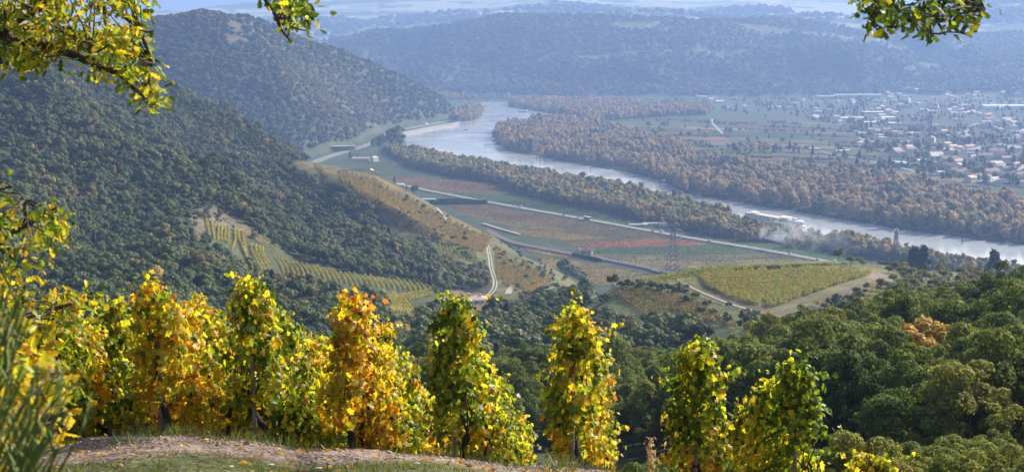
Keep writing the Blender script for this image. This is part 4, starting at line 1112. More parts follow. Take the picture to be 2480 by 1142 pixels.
hedge('hedge', 'tall clipped dark green hedge along the brown field by the road', pl((1040, 494), (1100, 495), (1180, 494)), PLAIN, 1.5, 5.5, M_CONIFER, dens=9)
hedge('hedge', 'low dark hedge running back behind the clipped hedge by the road', pl((1060, 487), (1120, 486), (1178, 492)), PLAIN, 1.3, 3.5, M_CONIFER, dens=9, seed=2)
hedge('hedge', 'black green hedge in front of the stone house by the railway', pl((1388, 620), (1420, 626), (1455, 634)), PLAIN, 1.5, 3.5, M_CONIFER, dens=9, seed=3)
# ------------------------------------------------------------------ buildings
M_WALLS = [mat_plain('render_' + n, c, 0.9, 0.12, 0.6) for n, c in (('white', (0.80, 0.78, 0.74)), ('cream', (0.72, 0.64, 0.52)), ('beige', (0.60, 0.52, 0.41)), ('pale_grey', (0.55, 0.54, 0.52)))]
M_ROOFS = [mat_plain('tile_' + n, c, 0.85, 0.3, 1.2, 0.5) for n, c in (('orange', (0.50, 0.36, 0.28)), ('pale', (0.56, 0.48, 0.42)), ('brown', (0.24, 0.16, 0.13)), ('pink', (0.50, 0.38, 0.36)))]
M_METALROOF = mat_plain('pale_sheet_roof', (0.62, 0.63, 0.64), 0.5, 0.1, 0.3)
M_DARKGLASS = mat_plain('window_glass', (0.035, 0.045, 0.06), 0.15, 0.1, 1, spec=0.6)
M_SHUTTER = mat_plain('shutter_paint', (0.22, 0.16, 0.11), 0.7, 0.2, 2)
M_CONCRETE = mat_plain('concrete', (0.42, 0.41, 0.38), 0.9, 0.2, 0.4)
M_WHITE = mat_plain('white_paint', (0.80, 0.80, 0.79), 0.4, 0.06, 0.5)
M_STEEL = mat_plain('galvanised_steel', (0.16, 0.16, 0.165), 0.6, 0.2, 2, metal=0.3)
M_WOOD = mat_plain('weathered_wood', (0.20, 0.165, 0.125), 0.9, 0.35, 14, 0.5)

def house_meshes(w, l, h, rh, wm, rm, hip=False, over=0.5):
    wall = MB()
    wall.box(-w / 2, w / 2, -l / 2, l / 2, -1, h)
    if not hip:
        wall.prism([(-l / 2, h), (l / 2, h), (0, h + rh)], 'x', -w / 2, w / 2) if w >= l else wall.prism([(-w / 2, h), (w / 2, h), (0, h + rh)], 'y', -l / 2, l / 2)
    roof = MB(); t = 0.22; o = over
    if hip:
        W, L = w / 2 + o, l / 2 + o; k = min(W, L)
        if w >= l: rd = [(-W + k, 0, h + rh), (W - k, 0, h + rh)]
        else: rd = [(0, -L + k, h + rh), (0, L - k, h + rh)]
        c = [(-W, -L, h + .02), (W, -L, h + .02), (W, L, h + .02), (-W, L, h + .02)]
        fs = [(0, 1, 5, 4), (1, 2, 5), (2, 3, 4, 5), (3, 0, 4), (3, 2, 1, 0)] if w >= l else [(0, 1, 4), (1, 2, 5, 4), (2, 3, 5), (3, 0, 4, 5), (3, 2, 1, 0)]
        roof.poly(c + rd, fs)
    else:
        a = (l if w >= l else w) / 2 + o; b = (w if w >= l else l) / 2 + o; s = rh / ((l if w >= l else w) / 2)
        out = [(-a, h - s * o + .03), (0, h + rh + .03), (a, h - s * o + .03), (a, h - s * o + t + .03), (0, h + rh + t + .03), (-a, h - s * o + t + .03)]
        roof.prism(out, 'x' if w >= l else 'y', -b, b)
    return wall, roof
def house_windows(parent, w, l, h, n=2, floors=2, door=True):
    for side in (-1, 1):
        for fl in range(floors):
            for i in range(n):
                x = (i + .5) / n * w - w / 2
                m = MB().box(-0.5, 0.5, -0.04, 0.04, 0, 1.3)
                win = m.obj('window', M_DARKGLASS, parent, loc=(x, side * (l / 2 + 0.03), 0.9 + fl * 2.8))
                for s2 in (-1, 1):
                    MB().box(-0.24, 0.24, -0.03, 0.03, 0, 1.35).obj('shutter', M_SHUTTER, win, loc=(s2 * 0.78, side * 0.06, -0.02))
    if door: MB().box(-0.6, 0.6, -0.05, 0.05, 0, 2.2).obj('door', M_SHUTTER, parent, loc=(w / 2 + 0.05, 0, 0), rot=(0, 0, math.pi / 2))

VARS = []
for w, l, h, rh, wi, ri, hip in ((12, 9, 3.4, 1.9, 0, 1, True), (11, 8, 5.6, 1.8, 1, 0, False), (14, 9, 3.2, 1.9, 1, 1, False), (9, 8, 6.0, 1.7, 0, 0, True), (16, 10, 5.8, 2.2, 2, 2, False), (10, 8, 3.2, 1.7, 3, 3, False)):
    a, b = house_meshes(w, l, h, rh, None, None, hip)
    VARS.append((a.mesh('wall', M_WALLS[wi]), b.mesh('roof', M_ROOFS[ri]), ('white', 'cream', 'cream', 'white', 'beige', 'grey')[wi if wi < 3 else 5], ('orange', 'pale', 'brown', 'pink')[ri], hip))
TOWN = [([(2070, 318), (2300, 325), (2480, 335), (2600, 345), (2600, 455), (2480, 452), (2380, 440), (2250, 395), (2090, 368)], 118, 'houses of the town quarter by the fields'),
        ([(1650, 236), (1900, 236), (2150, 245), (2480, 238), (2600, 238), (2600, 335), (2300, 318), (2080, 308), (1960, 288), (1720, 262)], 136, 'houses of the town below the hill'),
        ([(2130, 215), (2300, 200), (2600, 190), (2600, 238), (2150, 240)], 40, 'houses on the hillside above the town'),
        ([(2270, 395), (2480, 405), (2600, 420), (2600, 470), (2330, 445)], 16, 'houses at the near edge of the town')]
def build_town():
    r = np.random.default_rng(44)
    taken = []
    for poly, n, grp in TOWN:
        a = np.array(poly); c = 0; tries = 0
        while c < n and tries < 4000:
            tries += 1
            px = r.uniform(a[:, 0].min(), min(2560, a[:, 0].max())); py = r.uniform(a[:, 1].min(), a[:, 1].max())
            if not in_poly(np.array([px]), np.array([py]), poly)[0]: continue
            if vnoise(np.array([px / 40.]), np.array([py / 14.]), 9)[0] < 0.35: continue
            p = cast(px, py, 1800, 9000, 160)[0]
            if any((p[0] - q[0]) ** 2 + (p[1] - q[1]) ** 2 < 17 ** 2 for q in taken): continue
            taken.append(p); c += 1
            k = int(r.integers(len(VARS))); wl_, rf, wc, rc, hip = VARS[k]
            o = thing('house', f"{wc} house, {rc} {'hipped' if hip else 'gabled'} roof, among {grp}", 'house', p, r.choice([0.3, 1.87]) + r.normal(0, .25), f"{wc} {grp}, {rc} {'hipped' if hip else 'gabled'} roofs", r.uniform(1.15, 1.75))
            add('wall', wl_, o); add('roof', rf, o)
    # trees standing between the houses
    P = []
    for poly, n in (([(1600, 240), (2600, 240), (2600, 470), (2300, 440), (2090, 370), (2060, 305), (1700, 268)], 1100), ([(1450, 290), (2100, 300), (2300, 440), (2000, 420), (1650, 350)], 200)):
        a = np.array(poly); px = r.uniform(a[:, 0].min(), a[:, 0].max(), n * 3); py = r.uniform(a[:, 1].min(), a[:, 1].max(), n * 3)
        k = in_poly(px, py, poly) & (vnoise(px / 35, py / 10, 19) > 0.45); P.append(on_plane(px[k][:n], py[k][:n], PLAIN))
    P = np.concatenate(P); P[:, 2] = height(P[:, 0], P[:, 1])
    tk = np.array(taken)
    P = P[np.array([np.min((tk[:, 0] - q[0]) ** 2 + (tk[:, 1] - q[1]) ** 2) > 90 for q in P])]
    S = r.uniform(0.5, 1.1, len(P))
    big = np.argsort(-S / P[:, 1])[:110]
    m = np.zeros(len(P), bool); m[big] = True
    for i in big:
        v = TOWN_TREES[int(r.integers(len(TOWN_TREES)))]
        plant_tree(v, 'town_tree', 'dark tree standing among the town houses and fields across the river', 'trees among the town houses', *P[i], S[i] * 1.2, r.uniform(0, 6))
    wood('town_trees', 'many small dark trees scattered through the hazy town', TOWN_TREES, P[~m], S[~m], r.uniform(0, 6, (~m).sum()), r.integers(0, len(TOWN_TREES), (~m).sum()))
TOWN_TREES = [tree_variant(260 + i, 12, [4.5, 3.5, 2.2][i], [4.5, 5.5, 6.5][i], [6, 6.5, 7][i], 420, 1.3, 18, 1.9, M_OAKFAR, M_BARK, 0.9, -0.6, 4, 0.3) for i in range(3)] + [CONIFERS[0]]
build_town()

def big_building(name, label, px, py, w, l, h, rot, wm, rm, floors=0, nwin=0, z=None, rh=1.2):
    p = cast(px, py, 1800, 9000, 200)[0]
    o = thing(name, label, 'building', p, rot)
    a, b = house_meshes(w, l, h, rh, None, None, False, 0.6)
    a.obj('wall', wm, o); b.obj('roof', rm, o)
    for f in range(floors):
        for i in range(nwin):
            MB().box(-0.9, 0.9, -.06, .06, 0, 1.7).obj('window', M_DARKGLASS, o, loc=((i + .5) / nwin * w - w / 2, -l / 2 - .08, 1.2 + f * 3.3))
big_building('school_building', 'long pale three-storey building with rows of windows at the hill foot', 2075, 238, 150, 16, 12, 0.05, M_WALLS[1], M_METALROOF, 3, 14)
big_building('hall_building', 'lower white hall adjoining the long pale three-storey building', 2000, 240, 60, 15, 9, 0.05, M_WALLS[2], M_ROOFS[1], 2, 8)
big_building('warehouse', 'long white warehouse behind dark trees at the edge of the town', 2440, 262, 150, 40, 8, 0.02, M_WALLS[0], M_METALROOF, rh=2)
big_building('warehouse', 'white shed with blank gable among the factory roofs', 2148, 292, 34, 26, 9, 0.1, M_WALLS[0], M_METALROOF)
big_building('factory_shed', 'wide flat-roofed white factory shed beside the green field', 2060, 290, 60, 30, 6, 0.06, M_WALLS[0], M_METALROOF)
big_building('factory_shed', 'low pale factory shed in front of the warehouses', 2105, 300, 40, 18, 5, 0.06, M_WALLS[3], M_METALROOF)
big_building('factory_shed', 'small white factory shed at the end of the factory row', 2165, 303, 28, 18, 6, 0.1, M_WALLS[0], M_METALROOF)
big_building('glasshouse', 'pale green low greenhouse roofs behind the factory sheds', 2130, 274, 100, 24, 4, 0.03, M_WALLS[3], M_METALROOF)
big_building('factory_shed', 'grey box-shaped depot standing alone in the fields by the river wood', 1625, 279, 46, 20, 8, 0.02, M_WALLS[3], M_METALROOF)
big_building('villa', 'large cream villa at the foot of the long hill', 1700, 240, 34, 16, 9, 0.05, M_WALLS[1], M_ROOFS[1], 2, 5)
big_building('villa', 'white villa above the trees on the far bank upstream', 1540, 247, 22, 14, 9, 0.0, M_WALLS[0], M_ROOFS[1], 2, 4)
big_building('villa', 'white house with two wings near the villa upstream', 1600, 249, 30, 12, 6, 0.1, M_WALLS[0], M_ROOFS[0])
big_building('greenhouse', 'white half-round plastic tunnel greenhouse in the field', 2175, 397, 26, 9, 3.5, -0.45, M_WHITE, M_WHITE, rh=1.5)
big_building('greenhouse', 'short white plastic greenhouse beside the long tunnel greenhouse', 2232, 392, 16, 9, 3.2, 0.0, M_WHITE, M_WHITE, rh=1.5)
big_building('farmhouse', 'farmhouse with orange roof beside the plastic greenhouses', 2265, 398, 17, 10, 4, 0.0, M_WALLS[1], M_ROOFS[0])
big_building('farmhouse', 'white farmhouse half hidden by the russet riverside wood', 1686, 372, 20, 10, 4, 0.05, M_WALLS[0], M_ROOFS[0])
big_building('farmhouse', 'lone grey farmhouse between bare fields and hedges', 1972, 365, 18, 10, 4.5, 0, M_WALLS[3], M_ROOFS[1])
big_building('farmhouse', 'pale farmhouse with two gables in the middle of the fields', 2040, 370, 26, 10, 4.5, 0.1, M_WALLS[1], M_ROOFS[1])
big_building('villa', 'tall cream villa beside dark trees behind the river wood', 2277, 428, 11, 11, 8, 0.2, M_WALLS[0], M_ROOFS[1], 2, 3)
big_building('villa', 'wide cream villa with veranda behind the river wood', 2362, 430, 20, 10, 6, 0.05, M_WALLS[1], M_ROOFS[0], 2, 4)
big_building('villa', 'white bungalow with blue shed behind the river wood', 2425, 441, 18, 11, 4.5, 0.1, M_WALLS[0], M_ROOFS[1])

def full_house(name, label, px, py, w, l, h, rh, rot, wm, rm, n=2, floors=1, z=PLAIN, p=None, hip=False):
    if p is None: p = on_plane(px, py, z)
    o = thing(name, label, 'house', p, rot)
    a, b = house_meshes(w, l, h, rh, None, None, hip)
    a.obj('wall', wm, o); rf = b.obj('roof', rm, o)
    MB().box(-.35, .35, -.35, .35, 0, 1.6).obj('chimney', wm, rf, loc=(w * .2, 0, h + rh * .6))
    house_windows(o, w, l, h, n, floors)
    return o
o = full_house('railway_house', 'stone house with dark brown roof and gabled wing beside the railway', 1420, 618, 12, 9, 5.4, 2.6, -0.12, M_WALLS[2], M_ROOFS[2], 2, 2)
wa, ra = house_meshes(6.5, 8, 4.8, 2.6, None, None, False)
wa.obj('wall', M_WALLS[1], o, loc=(-7.6, -1.2, 0)); ra.obj('roof', M_ROOFS[2], o, loc=(-7.6, -1.2, 0.05))
full_house('roadside_house', 'small white house with orange roof beside the walled yard near the road', 1606, 549, 9, 7, 4.0, 1.6, 0.1, M_WALLS[0], M_ROOFS[0], 2, 1)
p = cast(1155, 735, 500, 1100)[0]
full_house('hillside_house', 'low house with pink hipped roof and white walls at the track end', 0, 0, 12.5, 9, 3.2, 1.9, 0.05, M_WALLS[0], M_ROOFS[3], 3, 1, p=p, hip=True)
full_house('farm_building', 'long farm building with pale red roof near the road bend', 875, 390, 30, 9, 5, 2, 0.0, M_WALLS[1], M_ROOFS[3], 4, 1)
full_house('farm_building', 'small cream house with gable towards the gardens near the road bend', 906, 391, 12, 9, 7, 2, 0.9, M_WALLS[1], M_ROOFS[1], 1, 2)
full_house('white_house', 'bright white house with gable beside a parked van below the ridge', 898, 421, 10, 8, 6, 2, 1.4, M_WALLS[0], M_ROOFS[3], 2, 2)
full_house('farm_building', 'low white shed with curved sheet roof beside the riverside trees', 1036, 396, 26, 8, 2.6, 1.0, -0.05, M_WHITE, M_METALROOF, 2, 1)
full_house('yard_house', 'pale house in front of dark round trees at the end of the ridge', 968, 453, 12, 8, 4, 1.5, 0.2, M_WALLS[0], M_ROOFS[1], 2, 1)
full_house('yard_house', 'low shed with pale turquoise roof behind the clipped hedge', 1038, 487, 18, 6, 3, 0.9, 0.0, M_WALLS[3], mat_plain('turquoise_sheet', (0.36, 0.55, 0.50), 0.6, 0.1, 1), 2, 1)
# walled yard by the roadside house: greenhouses low and pale
for i, (a, b, w) in enumerate(((1545, 548, 22), (1640, 546, 14), (1575, 545, 18))):
    full_house('yard_shed', ['low grey shed in the yard beside the roadside house', 'small pale shed on the river side of the roadside house', 'long low shed behind the roadside yard'][i], a, b, w, 5, 2.4, 0.8, 0.1, M_CONCRETE, M_CONCRETE, 2, 1)
for i, (a, b, s, v, lab) in enumerate(((955, 446, 0.9, 0, 'dark conifer at the end of the ridge beside the pale house'), (985, 465, 0.95, 1, 'pointed dark cypress beside the round dark pine'), (2213, 640, 1.1, 0, 'dark broad conifer rising before the river beyond the orchard'), (2235, 642, 0.95, 0, 'second dark conifer close beside the broad one before the river'), (2280, 650, 0.75, 1, 'small pointed conifer beyond the orchard'), (2405, 668, 1.15, 0, 'big drooping cedar beyond the orchard before the river'), (848, 383, 0.9, 0, 'dark conifer group beside the farm near the road bend'), (866, 384, 0.8, 1, 'slim dark cypress by the farm near the road bend'))):
    p = on_plane(a, b, PLAIN) if b < 600 else at(a, b + 6, 1000)
    g = height(p[0:1], p[1:2])[0]
    sc = s if b < 600 else (p[2] - g + 14 * s * .9) / 14
    plant_tree(CONIFERS[v], 'conifer_tree', lab, None, p[0], p[1], g, sc, i)
p = on_plane(1004, 470, PLAIN); plant_tree(TREE_PINE := tree_variant(280, 11, 5.2, 4.2, 6.5, 1100, 0.9, 20, 2.2, M_CONIFER, M_BARK, .85, -.6, 5, .3), 'pine_tree', 'round black green pine beside the road at the end of the ridge', None, *p, 1.0, 0)
p = on_plane(1850, 372, PLAIN)
for i, (dx, s) in enumerate(((-34, .9), (-20, 1.05), (-8, 1.1), (6, 1.1), (20, 1.0), (33, .85))):
    plant_tree(RIVS[i % 5], 'grove_tree', 'tall brown tree in the dense grove standing alone in the fields', 'grove in the fields', p[0] + dx, p[1] + (i % 2) * 14, PLAIN, s, i)
for i, (a, b, lab) in enumerate(((1922, 372, 'slim dark poplar standing alone in the fields'), (1982, 392, 'golden round tree by the field lane'))):
    plant_tree([TOWN_TREES[2], RIVS2[1]][i], 'field_tree', lab, None, *on_plane(a, b, PLAIN), 1.2 - .3 * i, i)

# rockfall gallery over the railway
g = on_plane(833, 366, PLAIN); gal = thing('rail_gallery', 'concrete rockfall gallery with open row of columns at the hill foot', 'gallery', g, 0.35)
MB().box(-22, 22, -6, 6, 9, 10.2).obj('roof_slab', M_CONCRETE, gal)
MB().box(-22, 22, 5, 6, 0, 9).obj('back_wall', M_CONCRETE, gal)
for i in range(10): MB().box(-.5, .5, -.5, .5, 0, 9).obj('column', M_CONCRETE, gal, loc=(-21 + i * 4.66, -5, 0))
# ruined tower on the far hill
p = cast(1164, 196, 3500, 7000)[0]; tw = thing('ruined_tower', 'small square ruined stone tower on the wooded hill across the river', 'tower', p, 0.4, scale=1.15)
MB().box(-5, 5, -5, 5, -3, 17).obj('wall', M_STONE, tw)
for sx, sy in ((-3.5, -3.5), (3.5, -3.5), (3.5, 3.5)): MB().box(-1.5, 1.5, -1.5, 1.5, 0, 4).obj('battlement', M_STONE, tw, loc=(sx, sy, 17))
MB().box(-.9, .9, -.1, .1, 0, 3).obj('window', M_DARKGLASS, tw, loc=(0, -5.05, 9))

# ------------------------------------------------------------------ pylons, poles, posts
def pylon(label, px, py, z, H, base, rot, arms, th=0.3):
    p = on_plane(px, py, z); o = thing('power_pylon', label, 'pylon', p, rot)
    def half(t): return base / 2 * (1 - t) ** 1.0 * (1 - 0.12 * math.sin(math.pi * t)) + 0.55
    lv = np.linspace(0, 1, 11)
    for sx in (-1, 1):
        for sy in (-1, 1):
            MB().tube([(sx * half(t), sy * half(t), t * H) for t in lv], th * .55, 4).obj('leg', M_STEEL, o)
    for a, b in zip(lv[:-1], lv[1:]):
        m = MB(); h0, h1 = half(a), half(b)
        for (ax, ay, bx, by) in ((-1, -1, 1, -1), (1, -1, 1, 1), (1, 1, -1, 1), (-1, 1, -1, -1)):
            m.tube([(ax * h0, ay * h0, a * H), (bx * h1, by * h1, b * H)], th * .33, 4); m.tube([(bx * h0, by * h0, a * H), (ax * h1, ay * h1, b * H)], th * .33, 4)
            m.tube([(ax * h1, ay * h1, b * H), (bx * h1, by * h1, b * H)], th * .33, 4)
        m.obj('lattice_panel', M_STEEL, o)
    for t, w in arms:
        m = MB(); hz = t * H; hh = half(t)
        for s in (-1, 1):
            for sy in (-1, 1):
                m.tube([(s * hh, sy * hh, hz), (s * w, 0, hz + .6)], th * .4, 4); m.tube([(s * hh, sy * hh, hz + 2.4), (s * w, 0, hz + .6)], th * .4, 4)
        a = m.obj('crossarm', M_STEEL, o)
        for s in (-1, 1): MB().tube([(s * w, 0, hz + .6), (s * w, 0, hz - 1.6)], 0.16, 6).obj('insulator', M_WHITE, a)
    return o
pylon('tall grey lattice power pylon standing in the fields behind the hillock', 1629, 655, PLAIN, 50, 9.5, 0.3, ((0.66, 7.5), (0.78, 9.0), (0.9, 6.0)), 0.5)
pylon('shorter lattice power pylon rising from the trees before the river', 2168, 632, PLAIN, 34, 6.5, 0.9, ((0.92, 6.0),), 0.5)
def pole(name, label, group, px, py, H, z=PLAIN, arm=True):
    o = thing(name, label, 'pole', on_plane(px, py, z), 0.3, group)
    MB().tube([(0, 0, -1), (0, 0, H)], [.22, .14], 6).obj('shaft', M_STEEL, o)
    if arm: MB().box(-1.4, 1.4, -.08, .08, H - .9, H - .7).obj('crossbar', M_STEEL, o)
for a, b in ((1870, 606), (1964, 622), (1698, 578), (1780, 588)): pole('utility_pole', 'dark utility pole on the meadow beside the road', 'poles on the road meadow', a, b, 11)
for a, b in ((1498, 640), (1482, 632), (1577, 657), (1418, 620), (1540, 646)): pole('catenary_mast', 'thin grey mast beside the railway line', 'railway masts', a, b, 9.5)
pole('utility_pole', 'pale pole in front of the riverside trees by the field lane', None, 1229, 450, 12)
M_MARK = mat_plain('marker_paint', (0.10, 0.07, 0.065), 0.6, 0.2, 2)
for a, b, h, lab in ((1299, 391, 8, None), (1308, 393, 9, None), (1318, 394, 8, None), (1174, 357, 7, 'lone dark marker post in the river where it bends'), (1430, 416, 6, 'dark marker post in mid river beside the poplar belt'), (2330, 592, 10, 'tall dark marker post in the broad river near the far bank'), (1855, 503, 9, 'dark marker post against the russet bank above the cruise ship')):
    o = thing('river_marker', lab or 'dark mooring post, one of three close together in the river', 'marker post', on_plane(a, b, 0.0), 0, None if lab else 'three mooring posts')
    MB().tube([(0, 0, -2), (0, 0, h)], 0.55, 8).obj('post', M_MARK, o)
    MB().box(-.75, .75, -.75, .75, h, h + .9).obj('cap', M_MARK, o)

# ------------------------------------------------------------------ boats
def build_ship():
    bow = on_plane(1951, 551, 0.0); st = on_plane(1812, 527, 0.0)
    d = bow - st; ang = math.atan2(d[1], d[0]); L = 108.0
    c = bow - d / np.linalg.norm(d) * L / 2
    o = thing('cruise_ship', 'long white river cruise ship with blue bow panel and dark window band', 'ship', c, ang)
    M_BLUE = mat_plain('ship_blue', (0.12, 0.19, 0.45), 0.35, 0.08, 0.3)
    hw = 5.7
    def deck(x0, x1, bowlen): return [(x0, -hw), (x1 - bowlen, -hw), (x1 - bowlen * .35, -hw * .62), (x1, 0), (x1 - bowlen * .35, hw * .62), (x1 - bowlen, hw), (x0, hw)]
    MB().prism(deck(-54, 54, 9), 'z', -0.8, 1.6).obj('hull', M_WHITE, o)
    MB().prism(deck(-50, 49, 6), 'z', 1.6, 7.0).obj('superstructure', M_WHITE, o)
    MB().prism([(p[0], p[1] * 1.02) for p in deck(30, 49.6, 6)], 'z', 2.6, 5.6).obj('bow_panel', M_BLUE, o)
    for s in (-1, 1):
        MB().box(1.5, 40, s * hw * 1.02 - .06 * s, s * hw * 1.02 + .1 * s, 3.2, 5.8).obj('window_band', M_DARKGLASS, o)
        for fl in range(2):
            for i in range(17):
                MB().box(-.75, .75, -.08, .08, 0, 1.7).obj('window', M_DARKGLASS, o, loc=(-48 + i * 2.75, s * (hw + .05), 2.1 + fl * 2.6))
    MB().box(-50, 44, -hw - .15, hw + .15, 7.0, 7.18).obj('sun_deck', mat_plain('deck_buff', (0.55, 0.48, 0.36), 0.8, 0.1, .5), o)
    MB().box(12, 28, -4.2, 4.2, 9.2, 9.45).obj('awning', M_WHITE, o)
    MB().box(-42, -32, -4.2, 4.2, 9.0, 9.2).obj('awning', M_WHITE, o)
    for x in (12.5, 20, 27.5, -41.5, -32.5):
        for s in (-1, 1): MB().tube([(x, s * 4, 7.1), (x, s * 4, 9.2)], .09, 5).obj('awning_post', M_WHITE, o)
    MB().prism([(33, 7.18), (39, 7.18), (38, 9.2), (33.5, 9.2)], 'y', -3, 3).obj('wheelhouse', M_WHITE, o)
    MB().box(34, 38.9, -3.05, 3.05, 8.0, 8.8).obj('wheelhouse_glass', M_DARKGLASS, o)
    rail = MB()
    for s in (-1, 1):
        rail.tube([(-50, s * hw, 8.1), (44, s * hw, 8.1)], .07, 4)
        for x in range(-50, 45, 3): rail.tube([(x, s * hw, 7.1), (x, s * hw, 8.1)], .05, 4)
    rail.obj('railing', M_WHITE, o)
    MB().tube([(41, 0, 7.1), (41, 0, 12)], .12, 5).obj('mast', M_STEEL, o)
    # bow wave and wake
    M_FOAM = mat_plain('foam', (0.8, 0.82, 0.85), 0.6, 0.2, 0.3)
    wk = MB()
    rr = np.random.default_rng(3)
    for i in range(60):
        x = 54 - i * 1.5 + rr.normal(0, .6); 
        for s in (-1, 1):
            y = s * (1.5 + i * .22 + rr.normal(0, .3)); w = rr.uniform(.4, 1.4)
            wk.poly([(x, y, .12), (x + 2, y + w * .4, .16), (x + 1, y + w, .12), (x - 1.2, y + w * .6, .1)], [(0, 1, 2, 3)])
    tag(wk.obj('bow_wave', M_FOAM, loc=tuple(c), rot=(0, 0, ang)), 'white broken bow wave spreading from the cruise ship', 'wave')
build_ship()
def boat(label, px, py, L, W, rot, cabx):
    o = thing('barge', label, 'boat', on_plane(px, py, 0.0), rot)
    MB().prism([(-L / 2, -W / 2), (L * .35, -W / 2), (L / 2, 0), (L * .35, W / 2), (-L / 2, W / 2)], 'z', -.5, 1.6).obj('hull', M_MARK, o)
    MB().box(cabx - 3, cabx + 3, -W * .4, W * .4, 1.6, 4.2).obj('cabin', M_WHITE, o)
    MB().box(-L * .3 if cabx > 0 else -L * .1, L * .3 if cabx < 0 else L * .1, -W * .4, W * .4, 1.6, 2.2).obj('hold_cover', M_CONCRETE, o)
boat('low dark barge with white cabin on the river upstream', 1268, 271, 30, 6, -0.35, 9)
boat('tiny motor boat on the river where it widens', 1127, 315, 9, 3, 0.2, -2)
boat('small dark boat moored by the far bank', 1605, 441, 13, 4, -0.4, 2)

# ------------------------------------------------------------------ vehicles
M_TYRE = mat_plain('tyre', (0.02, 0.02, 0.02), 0.9, 0.1, 5)
CARPAINT = {n: mat_plain('car_' + n, c, 0.3, 0.05, 1, spec=0.5) for n, c in (('white', (0.75, 0.75, 0.75)), ('grey', (0.25, 0.26, 0.28)), ('dark', (0.04, 0.045, 0.055)), ('silver', (0.5, 0.51, 0.52)), ('red', (0.3, 0.05, 0.04)))}
RD = ROAD_A
def on_road(path, px, lane):
    pp = project(path[:, 0], path[:, 1], path[:, 2])[0]
    i = int(np.argmin(np.abs(pp - px))); i = min(max(i, 1), len(path) - 2)
    # interpolate between neighbours
    j = i + 1 if (pp[i + 1] - pp[i]) * (px - pp[i]) > 0 else i - 1
    t = (px - pp[i]) / (pp[j] - pp[i] + 1e-9); p = path[i] + (path[j] - path[i]) * min(max(t, 0), 1)
    tg = path[i + 1] - path[i - 1]; tg = tg / np.linalg.norm(tg)
    return p[:2] + np.array([-tg[1], tg[0]]) * lane, math.atan2(tg[1], tg[0])
def wheels(o, xs, w, r):
    for x in xs:
        for s in (-1, 1):
            wh = MB().tube([(0, -.11, 0), (0, .11, 0)], r, 12).obj('wheel', M_TYRE, o, loc=(x, s * w, r))
            MB().tube([(0, -.125, 0), (0, .125, 0)], r * .55, 8).obj('rim', CARPAINT['silver'], wh)
def car(label, path, px, lane, colr, van=False, flip=False):
    (x, y), a = on_road(path, px, lane)
    o = thing('van' if van else 'car', label, 'van' if van else 'car', (x, y, PLAIN + 1.62), a + (math.pi if flip else 0))
    if van:
        MB().prism([(-2.5, .35), (2.5, .35), (2.5, 1.1), (1.7, 1.3), (1.2, 2.1), (-2.5, 2.2)], 'y', -.95, .95).obj('body', CARPAINT[colr], o)
        MB().prism([(1.15, 1.35), (1.68, 1.35), (1.2, 2.0), (1.1, 2.0)], 'y', -.97, .97).obj('windscreen', M_DARKGLASS, o)
        wheels(o, (-1.6, 1.6), .9, .36)
    else:
        MB().prism([(-2.15, .3), (2.15, .3), (2.15, .75), (1.1, .92), (-1.9, .95), (-2.15, .85)], 'y', -.88, .88).obj('body', CARPAINT[colr], o)
        MB().prism([(-1.75, .95), (1.05, .92), (.35, 1.45), (-1.1, 1.47)], 'y', -.76, .76).obj('cabin_glass', M_DARKGLASS, o)
        MB().prism([(-1.2, 1.47), (.4, 1.45), (.3, 1.52), (-1.05, 1.54)], 'y', -.72, .72).obj('roof', CARPAINT[colr], o)
        for s in (-1, 1): MB().box(2.12, 2.18, s * .6 - .17, s * .6 + .17, .55, .72).obj('headlight', CARPAINT['white'], o)
        wheels(o, (-1.35, 1.35), .82, .32)
for px, ln_, c, v, fl, lab in ((1243, -1.8, 'white', False, False, 'white car on the valley road behind another white car, past the hedge'), (1258, -1.8, 'white', True, False, 'white van following the white car on the valley road past the hedge'), (1368, 1.8, 'dark', False, True, 'dark car on the valley road ahead of the blue coach'),
                               (1403, 1.8, 'grey', False, True, 'grey car just in front of the blue coach'), (1584, 1.8, 'dark', False, True, 'dark red car on the road beside the walled yard'), (1599, -1.8, 'white', True, False, 'white van on the road near the small white house'),
                               (1646, -1.8, 'silver', False, False, 'silver car on the road behind the tall pylon'), (1722, 1.8, 'silver', False, True, 'silver car on the road where the smoke meadow begins'), (1911, -1.8, 'white', False, False, 'white car on the road below the smoke'), (1985, 1.8, 'white', False, True, 'white car at the road end above the hillock vines'), (2018, -1.8, 'white', True, False, 'white van at the road end beside the orchard')):
    car(lab, ROAD_A, px, ln_, c, v, fl)
for px, ln_, c, v, lab in ((885, 2.5, 'white', True, 'white van on the riverside road near the parking cars'), (895, -2, 'dark', False, 'dark car behind the white van on the riverside road'), (1020, 2, 'grey', False, 'grey car on the quay road beside the river'), (990, -2, 'grey', True, 'grey van on the quay road above the wall')):
    car(lab, ROAD_B, px, ln_, c, v)
_rk = np.random.default_rng(8)
for i in range(12):
    px = 905 + i * 2.2; p = on_plane(px, 359 - i * 1.3 + _rk.uniform(-.8, .8), PLAIN)
    c = ['white', 'silver', 'grey', 'dark'][i % 4]
    o = thing('parked_car', f'{c} parked car in the row beside the riverside road bend', 'car', p, 0.8 + _rk.normal(0, .15), f'{c} cars parked by the riverside road')
    MB().prism([(-2.15, .3), (2.15, .3), (2.15, .75), (1.1, .92), (-1.9, .95)], 'y', -.88, .88).obj('body', CARPAINT[c], o)
    MB().prism([(-1.75, .95), (1.05, .92), (.35, 1.5), (-1.1, 1.5)], 'y', -.76, .76).obj('cabin_glass', M_DARKGLASS, o)
